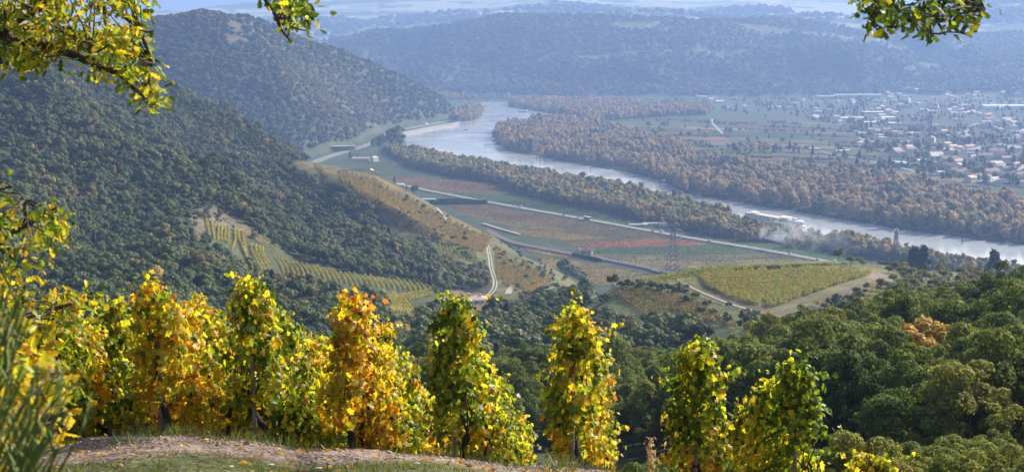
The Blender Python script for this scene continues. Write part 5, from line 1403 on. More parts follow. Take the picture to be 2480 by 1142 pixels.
def coach():
    (x, y), a = on_road(ROAD_A, 1425, 1.8)
    o = thing('coach', 'blue and white coach on the valley road behind the grey car', 'bus', (x, y, PLAIN + 1.62), a + math.pi)
    M_B = mat_plain('coach_blue', (0.05, 0.09, 0.32), 0.3, 0.05, 1, spec=.5)
    MB().prism([(-6.2, .4), (6.2, .4), (6.3, 1.6), (6.0, 3.6), (-6.2, 3.7)], 'y', -1.25, 1.25).obj('body', M_WHITE, o)
    for s in (-1, 1):
        MB().box(-5.0, 5.4, s * 1.25 - .03, s * 1.25 + .03, .8, 3.3).obj('side_panel', M_B, o)
        for i in range(6): MB().box(-.75, .75, -.03, .03, 0, 1.0).obj('window', M_DARKGLASS, o, loc=(-4.1 + i * 1.7, s * 1.3, 2.0))
    MB().prism([(6.28, 1.6), (6.34, 1.6), (6.08, 3.3), (6.0, 3.3)], 'y', -1.15, 1.15).obj('windscreen', M_DARKGLASS, o)
    wheels(o, (-3.6, 4.0), 1.12, .5)
coach()
def lorry(label, path, px, lane):
    (x, y), a = on_road(path, px, lane); o = thing('lorry', label, 'truck', (x, y, PLAIN + 1.62), a)
    MB().box(-5, 2.6, -1.25, 1.25, 1.0, 3.9).obj('cargo_box', M_WHITE, o)
    MB().prism([(2.8, .5), (4.9, .5), (4.9, 1.8), (4.5, 3.0), (2.8, 3.1)], 'y', -1.2, 1.2).obj('cab', CARPAINT['white'], o)
    MB().prism([(4.9, 1.85), (4.96, 1.85), (4.58, 2.9), (4.5, 2.9)], 'y', -1.1, 1.1).obj('windscreen', M_DARKGLASS, o)
    wheels(o, (-3.6, 3.8), 1.1, .48)
lorry('white lorry on the quay road by the river bend', ROAD_B, 1031, -2)
lorry('white lorry on the road between the hill foot and riverside trees', ROAD_B, 925, -2)

# ------------------------------------------------------------------ smoke of a field fire
def build_smoke():
    m, nt, nd, ln = mat_new('smoke')
    out = N(nd, 'ShaderNodeOutputMaterial'); v = N(nd, 'ShaderNodeVolumePrincipled')
    v.inputs['Color'].default_value = (0.84, 0.92, 1.0, 1); v.inputs['Anisotropy'].default_value = 0.2
    tc = N(nd, 'ShaderNodeTexCoord')
    nz = N(nd, 'ShaderNodeTexNoise'); nz.inputs['Scale'].default_value = 0.07; nz.inputs['Detail'].default_value = 4
    ln.new(tc.outputs['Object'], nz.inputs['Vector'])
    r = ramp(nd, [(0.42, (0, 0, 0)), (0.66, (1, 1, 1))]); ln.new(nz.outputs[0], r.inputs[0])
    sep = N(nd, 'ShaderNodeSeparateXYZ'); ln.new(tc.outputs['Object'], sep.inputs[0])
    # thick at the fire, thinning downwind
    mr = N(nd, 'ShaderNodeMapRange'); mr.inputs[1].default_value = -6; mr.inputs[2].default_value = 175; mr.inputs[3].default_value = 1; mr.inputs[4].default_value = 0.05
    ln.new(sep.outputs[0], mr.inputs[0])
    pw = N(nd, 'ShaderNodeMath', operation='POWER'); pw.inputs[1].default_value = 2.4; ln.new(mr.outputs[0], pw.inputs[0])
    mu = N(nd, 'ShaderNodeMath', operation='MULTIPLY'); ln.new(r.outputs[0], mu.inputs[0]); ln.new(pw.outputs[0], mu.inputs[1])
    m2 = N(nd, 'ShaderNodeMath', operation='MULTIPLY'); m2.inputs[1].default_value = 0.06; ln.new(mu.outputs[0], m2.inputs[0])
    ln.new(m2.outputs[0], v.inputs['Density']); ln.new(v.outputs[0], out.inputs['Volume'])
    p = on_plane(1836, 586, PLAIN); q = on_plane(2140, 640, PLAIN)
    L = np.linalg.norm((q - p)[:2]); a = math.atan2(q[1] - p[1], q[0] - p[0])
    # a plume-shaped closed hull: rises at the fire, then lies along the meadow
    b = MB(); n = 14; rings = []
    for t in np.linspace(0, 1, 16):
        x = -2 + t * L; rz = 2 + 17 * math.sin(min(t * 5, 1.57)) * (1 - 0.45 * t); ry = 2.5 + 15 * t ** .6; zc = 1 + rz * .9 + 5 * math.exp(-((t - .12) / .1) ** 2)
        rings.append([(x + 2 * math.sin(k), ry * math.cos(2 * math.pi * k / n), max(.3, zc + rz * math.sin(2 * math.pi * k / n))) for k in range(n)])
    V = [v_ for rg in rings for v_ in rg]; Fc = [(i * n + k, i * n + (k + 1) % n, (i + 1) * n + (k + 1) % n, (i + 1) * n + k) for i in range(15) for k in range(n)]
    Fc += [tuple(range(n))[::-1], tuple(15 * n + k for k in range(n))]
    b.poly(V, Fc)
    o = b.obj('smoke', m, loc=tuple(p), rot=(0, 0, a)); tag(o, 'pale blue smoke drifting from a field fire beside the road', None, None, 'stuff')
    m.cycles.volume_step_rate = 1.0 if hasattr(m.cycles, 'volume_step_rate') else 1.0
build_smoke()
# ------------------------------------------------------------------ foreground: leaves
VINE_OUT = np.array([(0, -.02), (.26, -.16), (.5, .06), (.36, .24), (.58, .52), (.27, .55), (0, 1.0), (-.27, .55), (-.58, .52), (-.36, .24), (-.5, .06), (-.26, -.16)])
OAK_OUT = np.array([(0, 0), (.10, .12), (.22, .26), (.13, .36), (.32, .52), (.17, .62), (.26, .82), (0, 1.0), (-.26, .82), (-.17, .62), (-.32, .52), (-.13, .36), (-.22, .26), (-.10, .12)])
def leaf_shape(out2, cup=0.12):
    n = len(out2)
    z = -cup * np.abs(out2[:, 0]) * 1.6 - cup * 0.8 * out2[:, 1] ** 2
    v = np.concatenate([[[0, .38, 0.02]], np.column_stack([out2, z])])
    f = np.array([(0, 1 + i, 1 + (i + 1) % n) for i in range(n)])
    return v, f
VLEAF = leaf_shape(VINE_OUT, 0.16); OLEAF = leaf_shape(OAK_OUT, 0.14)
def leaf_frames(r, n, nrm, droop=0.8, jit=0.5):
    """rotation matrices: third axis = leaf face, second axis = towards the tip (hanging)"""
    z = nrm + r.normal(0, jit, (n, 3)); z /= np.linalg.norm(z, axis=1, keepdims=True)
    d = np.stack([r.normal(0, .6, n), r.normal(0, .6, n), -droop + r.normal(0, .35, n)], -1)
    y = d - (d * z).sum(1, keepdims=True) * z; y /= np.linalg.norm(y, axis=1, keepdims=True) + 1e-9
    x = np.cross(y, z)
    return np.stack([x, y, z], -1)          # columns
def leaves_mesh(name, shape, pos, fr, size, colors, mat):
    v0, f0 = shape; n = len(pos); k = len(v0)
    rv = np.random.default_rng(n); vv0 = v0[None] * np.stack([rv.uniform(.62, 1.08, n), rv.uniform(.85, 1.1, n), rv.uniform(-.6, 4.2, n)], -1)[:, None]
    V = np.einsum('nij,nkj->nki', fr, vv0) * size[:, None, None] + pos[:, None]
    Fc = (f0[None] + (np.arange(n) * k)[:, None, None]).reshape(-1, 3)
    return new_mesh(name, V.reshape(-1, 3), Fc, mat, np.repeat(colors, k, 0))
M_VLEAF = mat_leafcol('vine_leaf', 0.64, 0.42, 0.45); M_OLEAF = mat_leafcol('oak_leaf', 0.5, 0.45, 0.4)
PAL = np.array([(0.045, 0.10, 0.016), (0.11, 0.19, 0.02), (0.27, 0.35, 0.025), (0.46, 0.44, 0.028), (0.62, 0.46, 0.03), (0.56, 0.29, 0.025), (0.36, 0.13, 0.025), (0.15, 0.065, 0.03)])
def leaf_colors(r, n, bias, pos=None, seed=0):
    """bias 0 green .. 1 orange-brown; neighbours turn together"""
    t = bias + r.normal(0, 0.17, n)
    if pos is not None: t = t + 0.30 * (vnoise(pos[:, 0] * 4 + pos[:, 1] * 3, pos[:, 2] * 4 + seed * 7.7, 5) - .5)
    q = np.clip(t, 0, 1) * (len(PAL) - 1.001); i = q.astype(int); f = (q - i)[:, None]
    c = PAL[i] * (1 - f) + PAL[i + 1] * f
    return c * r.uniform(0.75, 1.2, (n, 1))
M_VTRUNK = mat_plain('vine_wood', (0.045, 0.033, 0.026), 0.95, 0.4, 30, 0.6)
M_STAKE = mat_plain('grey_stake', (0.30, 0.26, 0.22), 0.9, 0.35, 18, 0.5)

def vine_parts(seed, H, bias, n=560, shoots=3, wide=1.15, low=0.20):
    bias -= 0.09; n = int(n * 1.8)
    r = np.random.default_rng(seed)
    # clumps of leaves up the stake
    nc = 76
    ch_ = low + (H - low - 0.02) * r.uniform(0, 1, nc) ** 0.85
    rad = wide * np.interp(ch_ / H, [0.1, 0.3, 0.6, 0.85, 1.0], [0.30, 0.36, 0.33, 0.27, 0.13])
    a = r.uniform(0, 6.283, nc); rr = rad * np.sqrt(r.uniform(0.1, 1, nc))
    C = np.stack([np.cos(a) * rr, np.sin(a) * rr, ch_], -1)
    k = r.integers(0, nc, n)
    pos = C[k] + r.normal(0, 0.075, (n, 3))
    for s in range(shoots):                                          # stray shoots
        m = 9; t = np.linspace(0.2, 1, m)[:, None]; z0 = r.uniform(0.8, H); aa = r.uniform(0, 6.28)
        sh = np.array([0, 0, z0]) + t * np.array([math.cos(aa) * .62, math.sin(aa) * .45, r.uniform(-.1, .35)]) + r.normal(0, .03, (m, 3))
        pos = np.concatenate([pos, sh])
    n = len(pos)
    nrm = pos * np.array([1, 1, 0]) / (np.linalg.norm(pos[:, :2], axis=1, keepdims=True) + .05) + np.array([0, 0, 0.35])
    fr = leaf_frames(r, n, nrm)
    size = r.uniform(0.05, 0.118, n) * np.where(pos[:, 2] > H * .95, .8, 1)
    col = leaf_colors(r, n, bias, pos, seed)
    return pos, fr, size, col
def stake_mesh(seed, H):
    r = np.random.default_rng(seed); b = r.normal(0, .015, 2)
    return MB().tube([(0, 0, -.15), (b[0], b[1], H * .5), (r.normal(0, .02), r.normal(0, .02), H * .96)], [.032, .03, .024], 7).mesh('stake', M_STAKE, True)
def trunk_mesh(seed):
    r = np.random.default_rng(seed); m = MB()
    p = [Vector((.09, .02, -.1))]
    for i in range(5): p.append(p[-1] + Vector((r.normal(0, .045), r.normal(0, .045), .11)))
    m.tube(p, [.05, .045, .042, .048, .055, .03], 7)
    for i in range(4):
        q = [p[-1]]; 
        for j in range(5): q.append(q[-1] + Vector((r.normal(0, .07) - q[-1].x * .3, r.normal(0, .07) - q[-1].y * .3, .24)))
        m.tube(q, [.014, .011, .009, .008, .006, .004], 5, cap=False)
    return m.mesh('trunk', M_VTRUNK, True)

LEAFCOL_N = 24
_rl = np.random.default_rng(77)
VLEAF_MESH = {}
def single_leaf(kind, c, q):
    """shared leaf meshes, quantised by colour"""
    key = (kind, tuple(np.round(q, 2)))
    if key not in VLEAF_MESH:
        v, f = VLEAF if kind == 'v' else OLEAF
        VLEAF_MESH[key] = new_mesh('leaf', v, f, M_VLEAF if kind == 'v' else M_OLEAF, np.repeat(c[None], len(v), 0))
    return VLEAF_MESH[key]
QPAL = leaf_colors(np.random.default_rng(5), 60, 0.45)
def leaf_objects(parent, kind, pos, fr, size, col):
    for p, m, s, c in zip(pos, fr, size, col):
        i = int(np.argmin(((QPAL - c) ** 2).sum(1)))
        o = bpy.data.objects.new('leaf', single_leaf(kind, QPAL[i], np.array([i])))
        COL.objects.link(o); o.parent = parent
        o.matrix_local = Matrix.Translation(Vector(p)) @ Matrix(m.tolist()).to_4x4() @ Matrix.Scale(float(s), 4)

# copies used down the rows
VVARS = []
for i in range(10):
    H = 1.75 + 0.06 * (i % 4); b = [0.42, 0.50, 0.36, 0.58, 0.46, 0.40, 0.54, 0.33, 0.62, 0.45][i]
    pos, fr, size, col = vine_parts(500 + i, H, b, 640, 2)
    VVARS.append((leaves_mesh('foliage', VLEAF, pos, fr, size, col, M_VLEAF), stake_mesh(520 + i, H + .12), trunk_mesh(540 + i)))

ROWS = [  # photo x of the row's first stake, height, colour, sideways run per metre, plants behind, words
    (-330, 2.0, .48, .10, 11, None), (-95, 2.0, .5, .10, 12, None), (140, 1.95, .52, .10, 12, None),
    (382, 2.08, .60, .10, 12, 'tall vine with orange brown leaves on a dark stake on the bank'),
    (612, 2.10, .40, .105, 11, 'tall vine with green and yellow leaves on a grey stake at the bank crest'),
    (846, 2.12, .66, .11, 10, 'vine with rusty orange leaves and a stray side shoot on a stake at the bank'),
    (1100, 2.25, .33, .115, 10, 'tall dark green and yellow vine on a stake where the bank falls away'),
    (1390, 2.18, .42, .10, 7, 'broad vine with orange crest and green sides at the low end of the bank'),
    (1692, 2.0, .32, .02, 1, 'green vine with long trailing side shoots standing apart beyond the bank'),
    (1935, 2.10, .30, -.06, 3, 'upright yellow green vine standing apart before the oak wood'),
    (2125, 1.15, .42, .0, 0, None)]
def build_vines():
    r = np.random.default_rng(88)
    for k, (px, H, bias, run, nb, lab) in enumerate(ROWS):
        y0 = 18.35 if px < 2000 else 19.5
        x0 = (px - CX) / F * y0 * 1.02
        z0 = float(height(np.array([x0]), np.array([y0]))[0])
        # first vine of the row: its larger leaves are parts of their own
        if lab or px == 2125:
            o = thing('grapevine', lab or 'small yellow vine top rising beyond the last staked vines', 'grapevine', (x0, y0, z0), r.uniform(0, 6.28))
            o.rotation_euler[2] = 0
            pos, fr, size, col = vine_parts(600 + k, H, bias, 700, 4 if k != 8 else 7, low=0.5, wide=0.98)
            facing = (-pos[:, 1] + 0.3 * np.abs(pos[:, 0])) + size * 3
            pick = np.zeros(len(pos), bool); pick[np.argsort(-facing)[:95]] = True
            add('foliage', leaves_mesh('foliage', VLEAF, pos[~pick], fr[~pick], size[~pick], col[~pick], M_VLEAF), o).__setitem__('kind', 'stuff')
            leaf_objects(o, 'v', pos[pick], fr[pick], size[pick], col[pick])
            add('stake', stake_mesh(650 + k, H * .93), o); add('trunk', trunk_mesh(670 + k), o)
            start = 1
        else: start = 0
        for i in range(start, nb + 1):
            y = y0 + i * 0.80 + r.normal(0, .06); x = x0 + run * (y - y0) + r.normal(0, .04)
            z = float(height(np.array([x]), np.array([y]))[0])
            v = VVARS[int(r.integers(10))]
            w_ = {3: 'the orange brown vine by the shrub', 4: 'the green and yellow vine on the bank crest', 5: 'the rusty orange vine', 6: 'the dark green vine where the bank falls', 7: 'the broad vine at the low bank end', 8: 'the vine with trailing shoots', 9: 'the vine before the oak wood'}.get(k, 'the shrub and oak sapling')
            o = thing('grapevine', f'staked yellow vine down the row behind {w_}', 'grapevine', (x, y, z), r.uniform(0, 6.28), f'vines behind {w_}', r.uniform(0.9, 1.08))
            f = add('foliage', v[0], o); f['kind'] = 'stuff'
            add('stake', v[1], o); add('trunk', v[2], o)
build_vines()

# ------------------------------------------------------------------ overhanging oaks
def tube_px(m, pts, d, r0, r1, n=6):
    """branch through photo points, bending a little in depth"""
    rr = np.random.default_rng(abs(hash(str(pts))) % 1000 if False else int(pts[0][0] * 7 + pts[-1][1] * 3) % 1000)
    P = smooth_path(np.array([at(a, b, d + rr.normal(0, .08)) for a, b in pts]), 2)
    m.tube([tuple(p) for p in P], list(np.linspace(r0, r1, len(P))), n)
    return P
def oak_foliage(root, regions, branches, seed, d, bias, nobj, dens=1.0, lsize=(0.036, 0.062), twm=None):
    r = np.random.default_rng(seed)
    BP = np.concatenate(branches)
    allp, alln = [], []
    for poly, n in regions:
        a = np.array(poly); c = 0; tr = 0
        while c < n * dens and tr < 20000:
            tr += 1
            px = r.uniform(a[:, 0].min(), a[:, 0].max()); py = r.uniform(a[:, 1].min(), a[:, 1].max())
            if not in_poly(np.array([px]), np.array([py]), poly)[0]: continue
            if vnoise(np.array([px / 55.]), np.array([py / 45.]), seed)[0] < 0.30: continue
            p = at(px, py, d + r.normal(0, .35)); c += 1
            i = int(np.argmin(((BP - p) ** 2).sum(1))); q = BP[i]
            mid = (q + p) / 2 + r.normal(0, .02, 3)
            twm.tube([tuple(q), tuple(mid), tuple(p)], [.006, .0045, .0025], 4, cap=False)
            m = int(r.integers(8, 14))
            allp.append(p + r.normal(0, .042, (m, 3))); 
    pos = np.concatenate(allp); n = len(pos)
    fr = leaf_frames(r, n, r.normal(0, .5, (n, 3)) + np.array([0, -.3, .6]), .5, .5)
    size = r.uniform(*lsize, n); col = leaf_colors(r, n, bias, pos * .8, seed)
    px, py = project(pos[:, 0], pos[:, 1], pos[:, 2])
    ok = (px > 0) & (px < 2480) & (py > 0)
    pick = np.zeros(n, bool); pick[np.argsort(-size * ok)[:nobj]] = True
    M0 = root.matrix_world.inverted() if False else None
    base = np.array(root.location)
    f = add('foliage', leaves_mesh('foliage', OLEAF, pos[~pick] - base, fr[~pick], size[~pick], col[~pick], M_OLEAF), root); f['kind'] = 'stuff'
    leaf_objects(root, 'o', pos[pick] - base, fr[pick], size[pick], col[pick])
def shifted(m, base):
    m.v = [(x - base[0], y - base[1], z - base[2]) for x, y, z in m.v]; return m
def build_oaks():
    D = 7.4
    bx, by = -4.3, 7.2; bz = float(height(np.array([bx]), np.array([by]))[0])
    o = thing('oak_tree', 'overhanging oak whose yellow green branches reach over the vines and wooded valley', 'tree', (bx, by, bz))
    base = (bx, by, bz)
    tr = MB(); tr.tube([(bx, by, bz - .3), (bx + .1, by, bz + 1.2), (bx - .05, by + .1, bz + 2.6), (bx + .15, by, bz + 4.2)], [.26, .19, .16, .10], 10)
    shifted(tr, base).obj('trunk', M_BARK, o, smooth=True)
    br = MB(); B = []
    def b(pts, r0, r1, d=D): B.append(tube_px(br, pts, d, r0, r1)); return B[-1]
    hub = (-760, 60)
    b([hub, (-300, 40), (-60, 60), (10, 78), (22, 104), (60, 100), (120, 112), (160, 126), (235, 158), (280, 168), (300, 190), (335, 222), (362, 246)], .045, .006)
    b([(160, 126), (210, 150), (255, 176), (285, 176), (330, 160), (370, 158)], .014, .004)
    b([(-40, -60), (120, -80), (250, -10), (256, 60), (258, 112)], .018, .006)
    b([(200, -70), (265, 0), (300, 42), (335, 64), (350, 78), (370, 77)], .016, .004)
    b([(10, 78), (60, 40), (110, 20), (170, -20)], .02, .006); b([(120, 112), (100, 140), (104, 165), (118, 160)], .006, .003)
    b([(235, 158), (215, 120), (190, 90), (140, 74), (50, 70)], .010, .004); b([(300, 170), (320, 140), (330, 110)], .008, .003)
    b([(560, -120), (640, -6), (668, 36), (680, 70), (700, 95), (706, 104)], .016, .004); b([(672, 44), (700, 46), (740, 36), (766, 40)], .008, .003); b([(668, 36), (690, 60), (735, 75), (750, 72)], .007, .003)
    b([(-60, -90), (300, -180), (560, -120)], .035, .018)
    b([hub, (-500, -40), (-60, -90)], .05, .035)
    hub2 = (-760, 420)
    b([hub2, (-200, 560), (-20, 580), (40, 560), (90, 530), (140, 500)], .03, .005); b([(-20, 580), (30, 604), (85, 600), (120, 592)], .012, .003); b([(40, 560), (70, 520), (60, 480), (30, 450)], .008, .003)
    b([hub2, (-220, 760), (-20, 792), (60, 770), (130, 748), (190, 730), (226, 706)], .03, .005); b([(60, 770), (120, 772), (180, 770)], .008, .003); b([(-20, 792), (50, 796), (110, 790), (150, 800)], .010, .003)
    twm = MB()
    oak_foliage(o, [([(-60, -40), (360, -40), (345, 60), (325, 105), (240, 120), (100, 112), (0, 140), (-60, 130)], 150),
                    ([(240, 90), (330, 95), (350, 140), (388, 165), (380, 225), (360, 252), (330, 215), (290, 185), (225, 160)], 44),
                    ([(0, 120), (110, 118), (170, 130), (150, 142), (40, 150), (0, 155)], 16),
                    ([(660, -10), (740, -10), (764, 42), (745, 82), (720, 108), (700, 100), (715, 70), (690, 40)], 22),
                    ([(-40, 430), (40, 436), (60, 470), (150, 490), (150, 555), (120, 600), (60, 650), (-40, 640)], 42),
                    ([(-40, 650), (30, 650), (60, 700), (230, 690), (225, 750), (200, 800), (60, 830), (-40, 860)], 60)],
                B, 11, D, 0.29, 230, twm=twm)
    shifted(br, base).obj('branch', M_BARK, o, smooth=True); shifted(twm, base).obj('twig', M_BARK, o)['kind'] = 'stuff'
    # the second oak, outside the view on the other side, with one spray hanging in
    D = 7.0; bx, by = 6.4, 6.4; bz = float(height(np.array([bx]), np.array([by]))[0]); base = (bx, by, bz)
    o = thing('oak_tree', 'dark oak spray hanging into the sky above the hazy town', 'tree', base)
    tr = MB(); tr.tube([(bx, by, bz - .3), (bx - .1, by, bz + 1.5), (bx, by + .1, bz + 3.4), (bx - .3, by, bz + 5)], [.26, .2, .16, .1], 10); shifted(tr, base).obj('trunk', M_BARK, o, smooth=True)
    br = MB(); B = []; twm = MB()
    b([(4600, -190), (3000, -160), (2500, -120), (2280, -70), (2180, -20), (2130, 20), (2110, 50)], .05, .005, D)
    b([(2500, -120), (2330, -40), (2285, 10), (2262, 40), (2290, 84), (2250, 80)], .016, .003, D); b([(2330, -40), (2345, 0), (2300, 40), (2300, 66), (2345, 84)], .010, .003, D); b([(2420, -90), (2370, -10), (2385, 22)], .010, .003, D)
    b([(2290, 84), (2280, 78), (2320, 78), (2348, 86)], .005, .003, D)
    oak_foliage(o, [([(2120, -30), (2270, -30), (2250, 30), (2270, 70), (2230, 70), (2200, 40), (2150, 48), (2100, 72), (2098, 40)], 34), ([(2290, -30), (2350, -20), (2388, 18), (2350, 24), (2345, 55), (2300, 55)], 14)], B, 12, D, 0.10, 70, twm=twm, lsize=(.04, .066))  # low bias: shade and silhouette put into the spray's leaf colour
    # its crown above, which shades the spray
    b([(2500, -120), (2700, -420), (2520, -560)], .03, .01, 8.0)
    oak_foliage(o, [([(2300, -620), (2900, -620), (2900, -260), (2420, -240), (2330, -400)], 110)], B, 14, 8.2, 0.25, 0, twm=twm, lsize=(.05, .08))
    shifted(br, base).obj('branch', M_BARK, o, smooth=True); shifted(twm, base).obj('twig', M_BARK, o)['kind'] = 'stuff'
build_oaks()

# ------------------------------------------------------------------ shrub and broom close to the camera
def build_shrub():
    r = np.random.default_rng(9)
    D = 2.7; bx, by = -1.25, D; bz = float(height(np.array([bx]), np.array([by]))[0])
    o = thing('broom_shrub', 'blurred green broom with arching wiry stems beside the dirt bank', 'shrub', (bx, by, bz))
    m = MB()
    for i in range(75):
        px = r.uniform(-60, 110); top = (px + r.uniform(-40, 130), r.uniform(880, 1120))
        if i % 6 == 0: top = (px * .3 + r.uniform(-10, 60), r.uniform(690, 800))
        p0 = np.array([bx + r.normal(0, .08), by + r.normal(0, .08), bz]); p2 = at(top[0], top[1], D + r.normal(0, .15)); p1 = (p0 + p2) / 2 + np.array([-.05, 0, .12])
        m.tube([tuple(p0), tuple(p1), tuple(p2)], [.006, .004, .002], 4, cap=False)
        for j in range(7):
            t = r.uniform(.35, 1); q = (1 - t) ** 2 * p0 + 2 * t * (1 - t) * p1 + t * t * p2
            e = q + np.array([r.normal(0, .03), r.normal(0, .03), r.uniform(.02, .10)]); m.tube([tuple(q), tuple(e)], [.003, .0015], 3, cap=False)
    shifted(m, (bx, by, bz)).obj('stems', mat_plain('broom_green', (0.13, 0.17, 0.04), .7, .3, 5), o)['kind'] = 'stuff'
    # a young oak sapling, yellow leaves, at the corner
    D = 4.4; bx, by = -1.85, D; bz = float(height(np.array([bx]), np.array([by]))[0]); base = (bx, by, bz)
    o = thing('oak_sapling', 'blurred yellow leaved young oak at the end of the dirt bank', 'shrub', base)
    br = MB(); B = []; twm = MB()
    def wp(pts, r0, r1):
        P = smooth_path(np.concatenate([[np.array(base)], np.array([at(a, b_, D) for a, b_ in pts])]), 2); br.tube([tuple(p) for p in P], list(np.linspace(r0, r1, len(P))), 6); B.append(P)
    wp([(-150, 1200), (-20, 1000), (40, 860)], .016, .004); wp([(-140, 1240), (20, 1100), (110, 980), (150, 900)], .012, .003); wp([(-160, 1150), (-60, 900), (-20, 780)], .014, .004)
    oak_foliage(o, [([(-60, 800), (60, 800), (130, 860), (165, 960), (150, 1050), (60, 1142), (-60, 1142)], 58)], B, 13, D, 0.47, 60, twm=twm, lsize=(.04, .065))
    shifted(br, base).obj('stem', M_BARK, o, smooth=True); shifted(twm, base).obj('twig', M_BARK, o)['kind'] = 'stuff'
build_shrub()

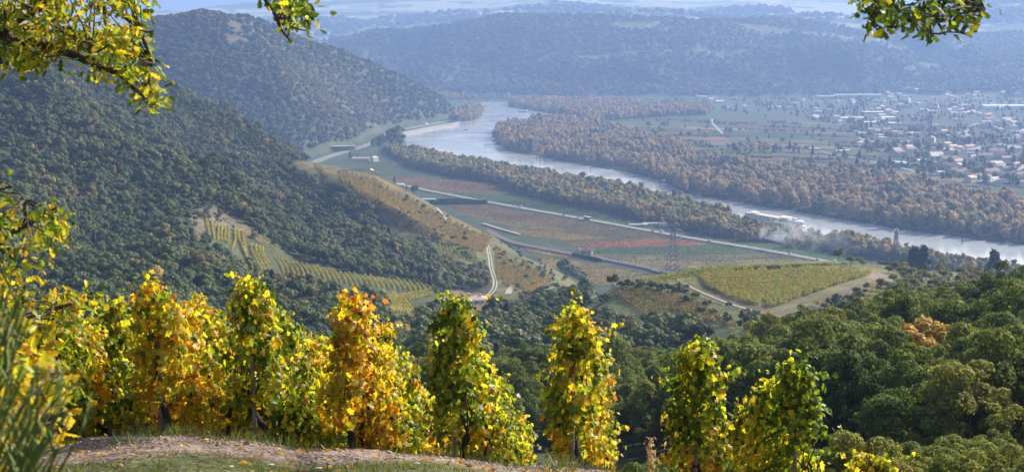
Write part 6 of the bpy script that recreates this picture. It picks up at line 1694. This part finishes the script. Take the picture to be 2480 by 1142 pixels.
# ------------------------------------------------------------------ turf, weeds, stones, fallen leaves
def build_ground_litter():
    r = np.random.default_rng(10)
    def blades(n, xs, ys, hmin, hmax, wd):
        x, y = xs, ys; z = height(x, y); h = r.uniform(hmin, hmax, len(x)); a = r.uniform(0, 6.28, len(x))
        dx, dy = np.cos(a) * wd, np.sin(a) * wd; lx, ly = r.normal(0, .35, len(x)) * h, r.normal(0, .35, len(x)) * h
        V = np.stack([np.stack([x - dx, y - dy, z - .01], -1), np.stack([x + dx, y + dy, z - .01], -1), np.stack([x + lx, y + ly, z + h], -1)], 1).reshape(-1, 3)
        return V, np.arange(len(x) * 3).reshape(-1, 3)
    n = 26000
    x = r.uniform(-8, 6, n); y = r.uniform(12.2, 16.9, n)
    g2 = fbm(x / 2.2, y / 1.2, 3, 73); px = CX + F * x / y
    yb = 15.15 + .5 * g2 + .45 * np.clip((px - 900) / 600, -1, .3)
    k = (y < yb + .15 + r.exponential(.12, n)) & (fbm(x / .5, y / .5, 2, 12) > -.05 - .0 + .5 * np.clip((px - 1000) / 500, 0, 1)); x, y = x[k], y[k]
    V, Fc = blades(0, x, y, .02, .075, .006)
    t = np.repeat(np.array((0.095, 0.135, 0.04)) * r.uniform(.5, 1.4, (len(x), 1)) * np.where(r.random((len(x), 1)) < .34, np.array([[2.0, 1.4, 1.6]]), 1), 3, 0)
    tag(add('turf', new_mesh('turf', V, Fc, mat_leafcol('grass_blade', .3), t)), 'short green turf before the dirt bank', None, None, 'stuff')
    # weeds on and behind the bank crest
    cx = r.uniform(-6.5, 5.5, 46); cyy = 17.2 + r.normal(0, .6, 46) + .25; 
    x = (cx[:, None] + r.normal(0, .13, (46, 60))).ravel(); y = (cyy[:, None] + r.normal(0, .10, (46, 60))).ravel()
    V, Fc = blades(0, x, y, .04, .20, .007)
    t = np.repeat(np.array((0.13, 0.17, 0.05)) * r.uniform(.6, 1.5, (len(x), 1)), 3, 0)
    tag(add('weeds', new_mesh('weeds', V, Fc, mat_leafcol('weed_blade', .3), t)), 'straggling weeds on the crest of the dirt bank', None, None, 'stuff')
    # dry upright grass heads beyond the last vines
    for i, (a, b, d) in enumerate(((1575, 1058, 21), (1805, 1052, 22), (1800, 1080, 21.5), (1578, 1090, 20.5))):
        p = at(a, b, d); g = float(height(p[0:1], p[1:2])[0]); o = thing('dry_grass', 'pale dry seed plume on a tall stem between the last vines', 'grass plume', (p[0], p[1], g), 0, 'dry plumes between the vines')
        H = p[2] - g; MB().tube([(0, 0, 0), (.03, 0, H * .5), (.0, 0, H)], [.006, .005, .002], 5).obj('stem', M_STAKE, o)
        q = np.stack([r.normal(0, .03, 160), r.normal(0, .03, 160), H - r.uniform(0, .38, 160)], -1); v, f, t = leaf_quads(r, q, r.normal(0, 1, (160, 3)), .03)
        f_ = add('seed_head', new_mesh('seed_head', v, f, M_STRAW, t), o)
    # gravel of the bank: stones lying proud
    n = 2600
    x = r.uniform(-7.2, 4.5, n); y = 17.0 + r.normal(0, .55, n); px = CX + F * x / y; k = (y > 15.6) & (y < 18.4); x, y = x[k], y[k]; z = height(x, y)
    s = np.abs(r.normal(0, .012, len(x))) + .008
    oct_ = np.array([(1, 0, 0), (-1, 0, 0), (0, 1, 0), (0, -1, 0), (0, 0, .6), (0, 0, -.5)], float); of = np.array([(0, 2, 4), (2, 1, 4), (1, 3, 4), (3, 0, 4), (2, 0, 5), (1, 2, 5), (3, 1, 5), (0, 3, 5)])
    V = oct_[None] * s[:, None, None] * r.uniform(.6, 1.5, (len(x), 6, 1)) + np.stack([x, y, z], -1)[:, None]
    Fc = (of[None] + (np.arange(len(x)) * 6)[:, None, None]).reshape(-1, 3)
    t = np.repeat(np.array((0.28, 0.23, 0.195)) * r.uniform(.4, 1.6, (len(x), 1)), 6, 0)
    tag(add('gravel', new_mesh('gravel', V.reshape(-1, 3), Fc, mat_leafcol('pebble', 0.0, .9, .1), t)), 'loose gravel strewn over the dirt bank', None, None, 'stuff')
    for i, (a, b, s) in enumerate(((770, 1133, .07), (1010, 1120, .05), (298, 1060, .06), (560, 1128, .05), (1330, 1139, .05), (655, 1124, .05))):
        p = cast(a, b, 12, 20)[0]; rr = np.random.default_rng(i)
        v = oct_ * s * rr.uniform(.7, 1.3, (6, 1)) * np.array([1.4, 1, .6])
        b_ = MB().poly(v, of.tolist()); o = b_.obj('stone', M_PALESTONE, loc=tuple(p)); 
        md = o.modifiers.new('round', 'SUBSURF'); md.levels = md.render_levels = 2
        tag(o, ['flat pale stone lying in the turf below the bank', 'pale stone on the weedy part of the bank', 'dark clod on the bank crest beside the weeds', 'white stone among the turf', 'small pale stone at the low end of the bank', 'pale stone beside fallen leaves in the turf'][i], 'stone')
    n = 420; x = r.uniform(-6.5, 5, n); y = np.clip(15.6 + r.normal(0, .9, n), 13, 18.2); z = height(x, y) + .015
    fr = leaf_frames(r, n, np.tile([0, 0, 1.0], (n, 1)), .0, .35)
    c = leaf_colors(r, n, .78); me = leaves_mesh('fallen_leaves', VLEAF, np.stack([x, y, z], -1), fr, r.uniform(.04, .09, n), c, M_VLEAF)
    tag(add('fallen_leaves', me), 'brown and orange vine leaves fallen on the turf and bank', None, None, 'stuff')
M_STRAW = mat_foliage('straw', [(0, (0.40, 0.32, 0.2)), (1, (0.45, 0.36, 0.22))], .3)
M_PALESTONE = mat_plain('pale_stone', (0.45, 0.42, 0.38), .9, .2, 20)
build_ground_litter()
# ------------------------------------------------------------------ haze: the air of the valley
def build_haze():
    m, nt, nd, ln = mat_new('valley_air')
    out = N(nd, 'ShaderNodeOutputMaterial'); v = N(nd, 'ShaderNodeVolumePrincipled')
    v.inputs['Color'].default_value = (0.34, 0.53, 0.97, 1); v.inputs['Density'].default_value = 0.000100
    v.inputs['Anisotropy'].default_value = 0.2
    ln.new(v.outputs[0], out.inputs['Volume'])
    b = MB().box(-11000, 11000, -60, 15500, -6, 620)
    o = b.obj('haze', m); tag(o, kind='stuff')
build_haze()
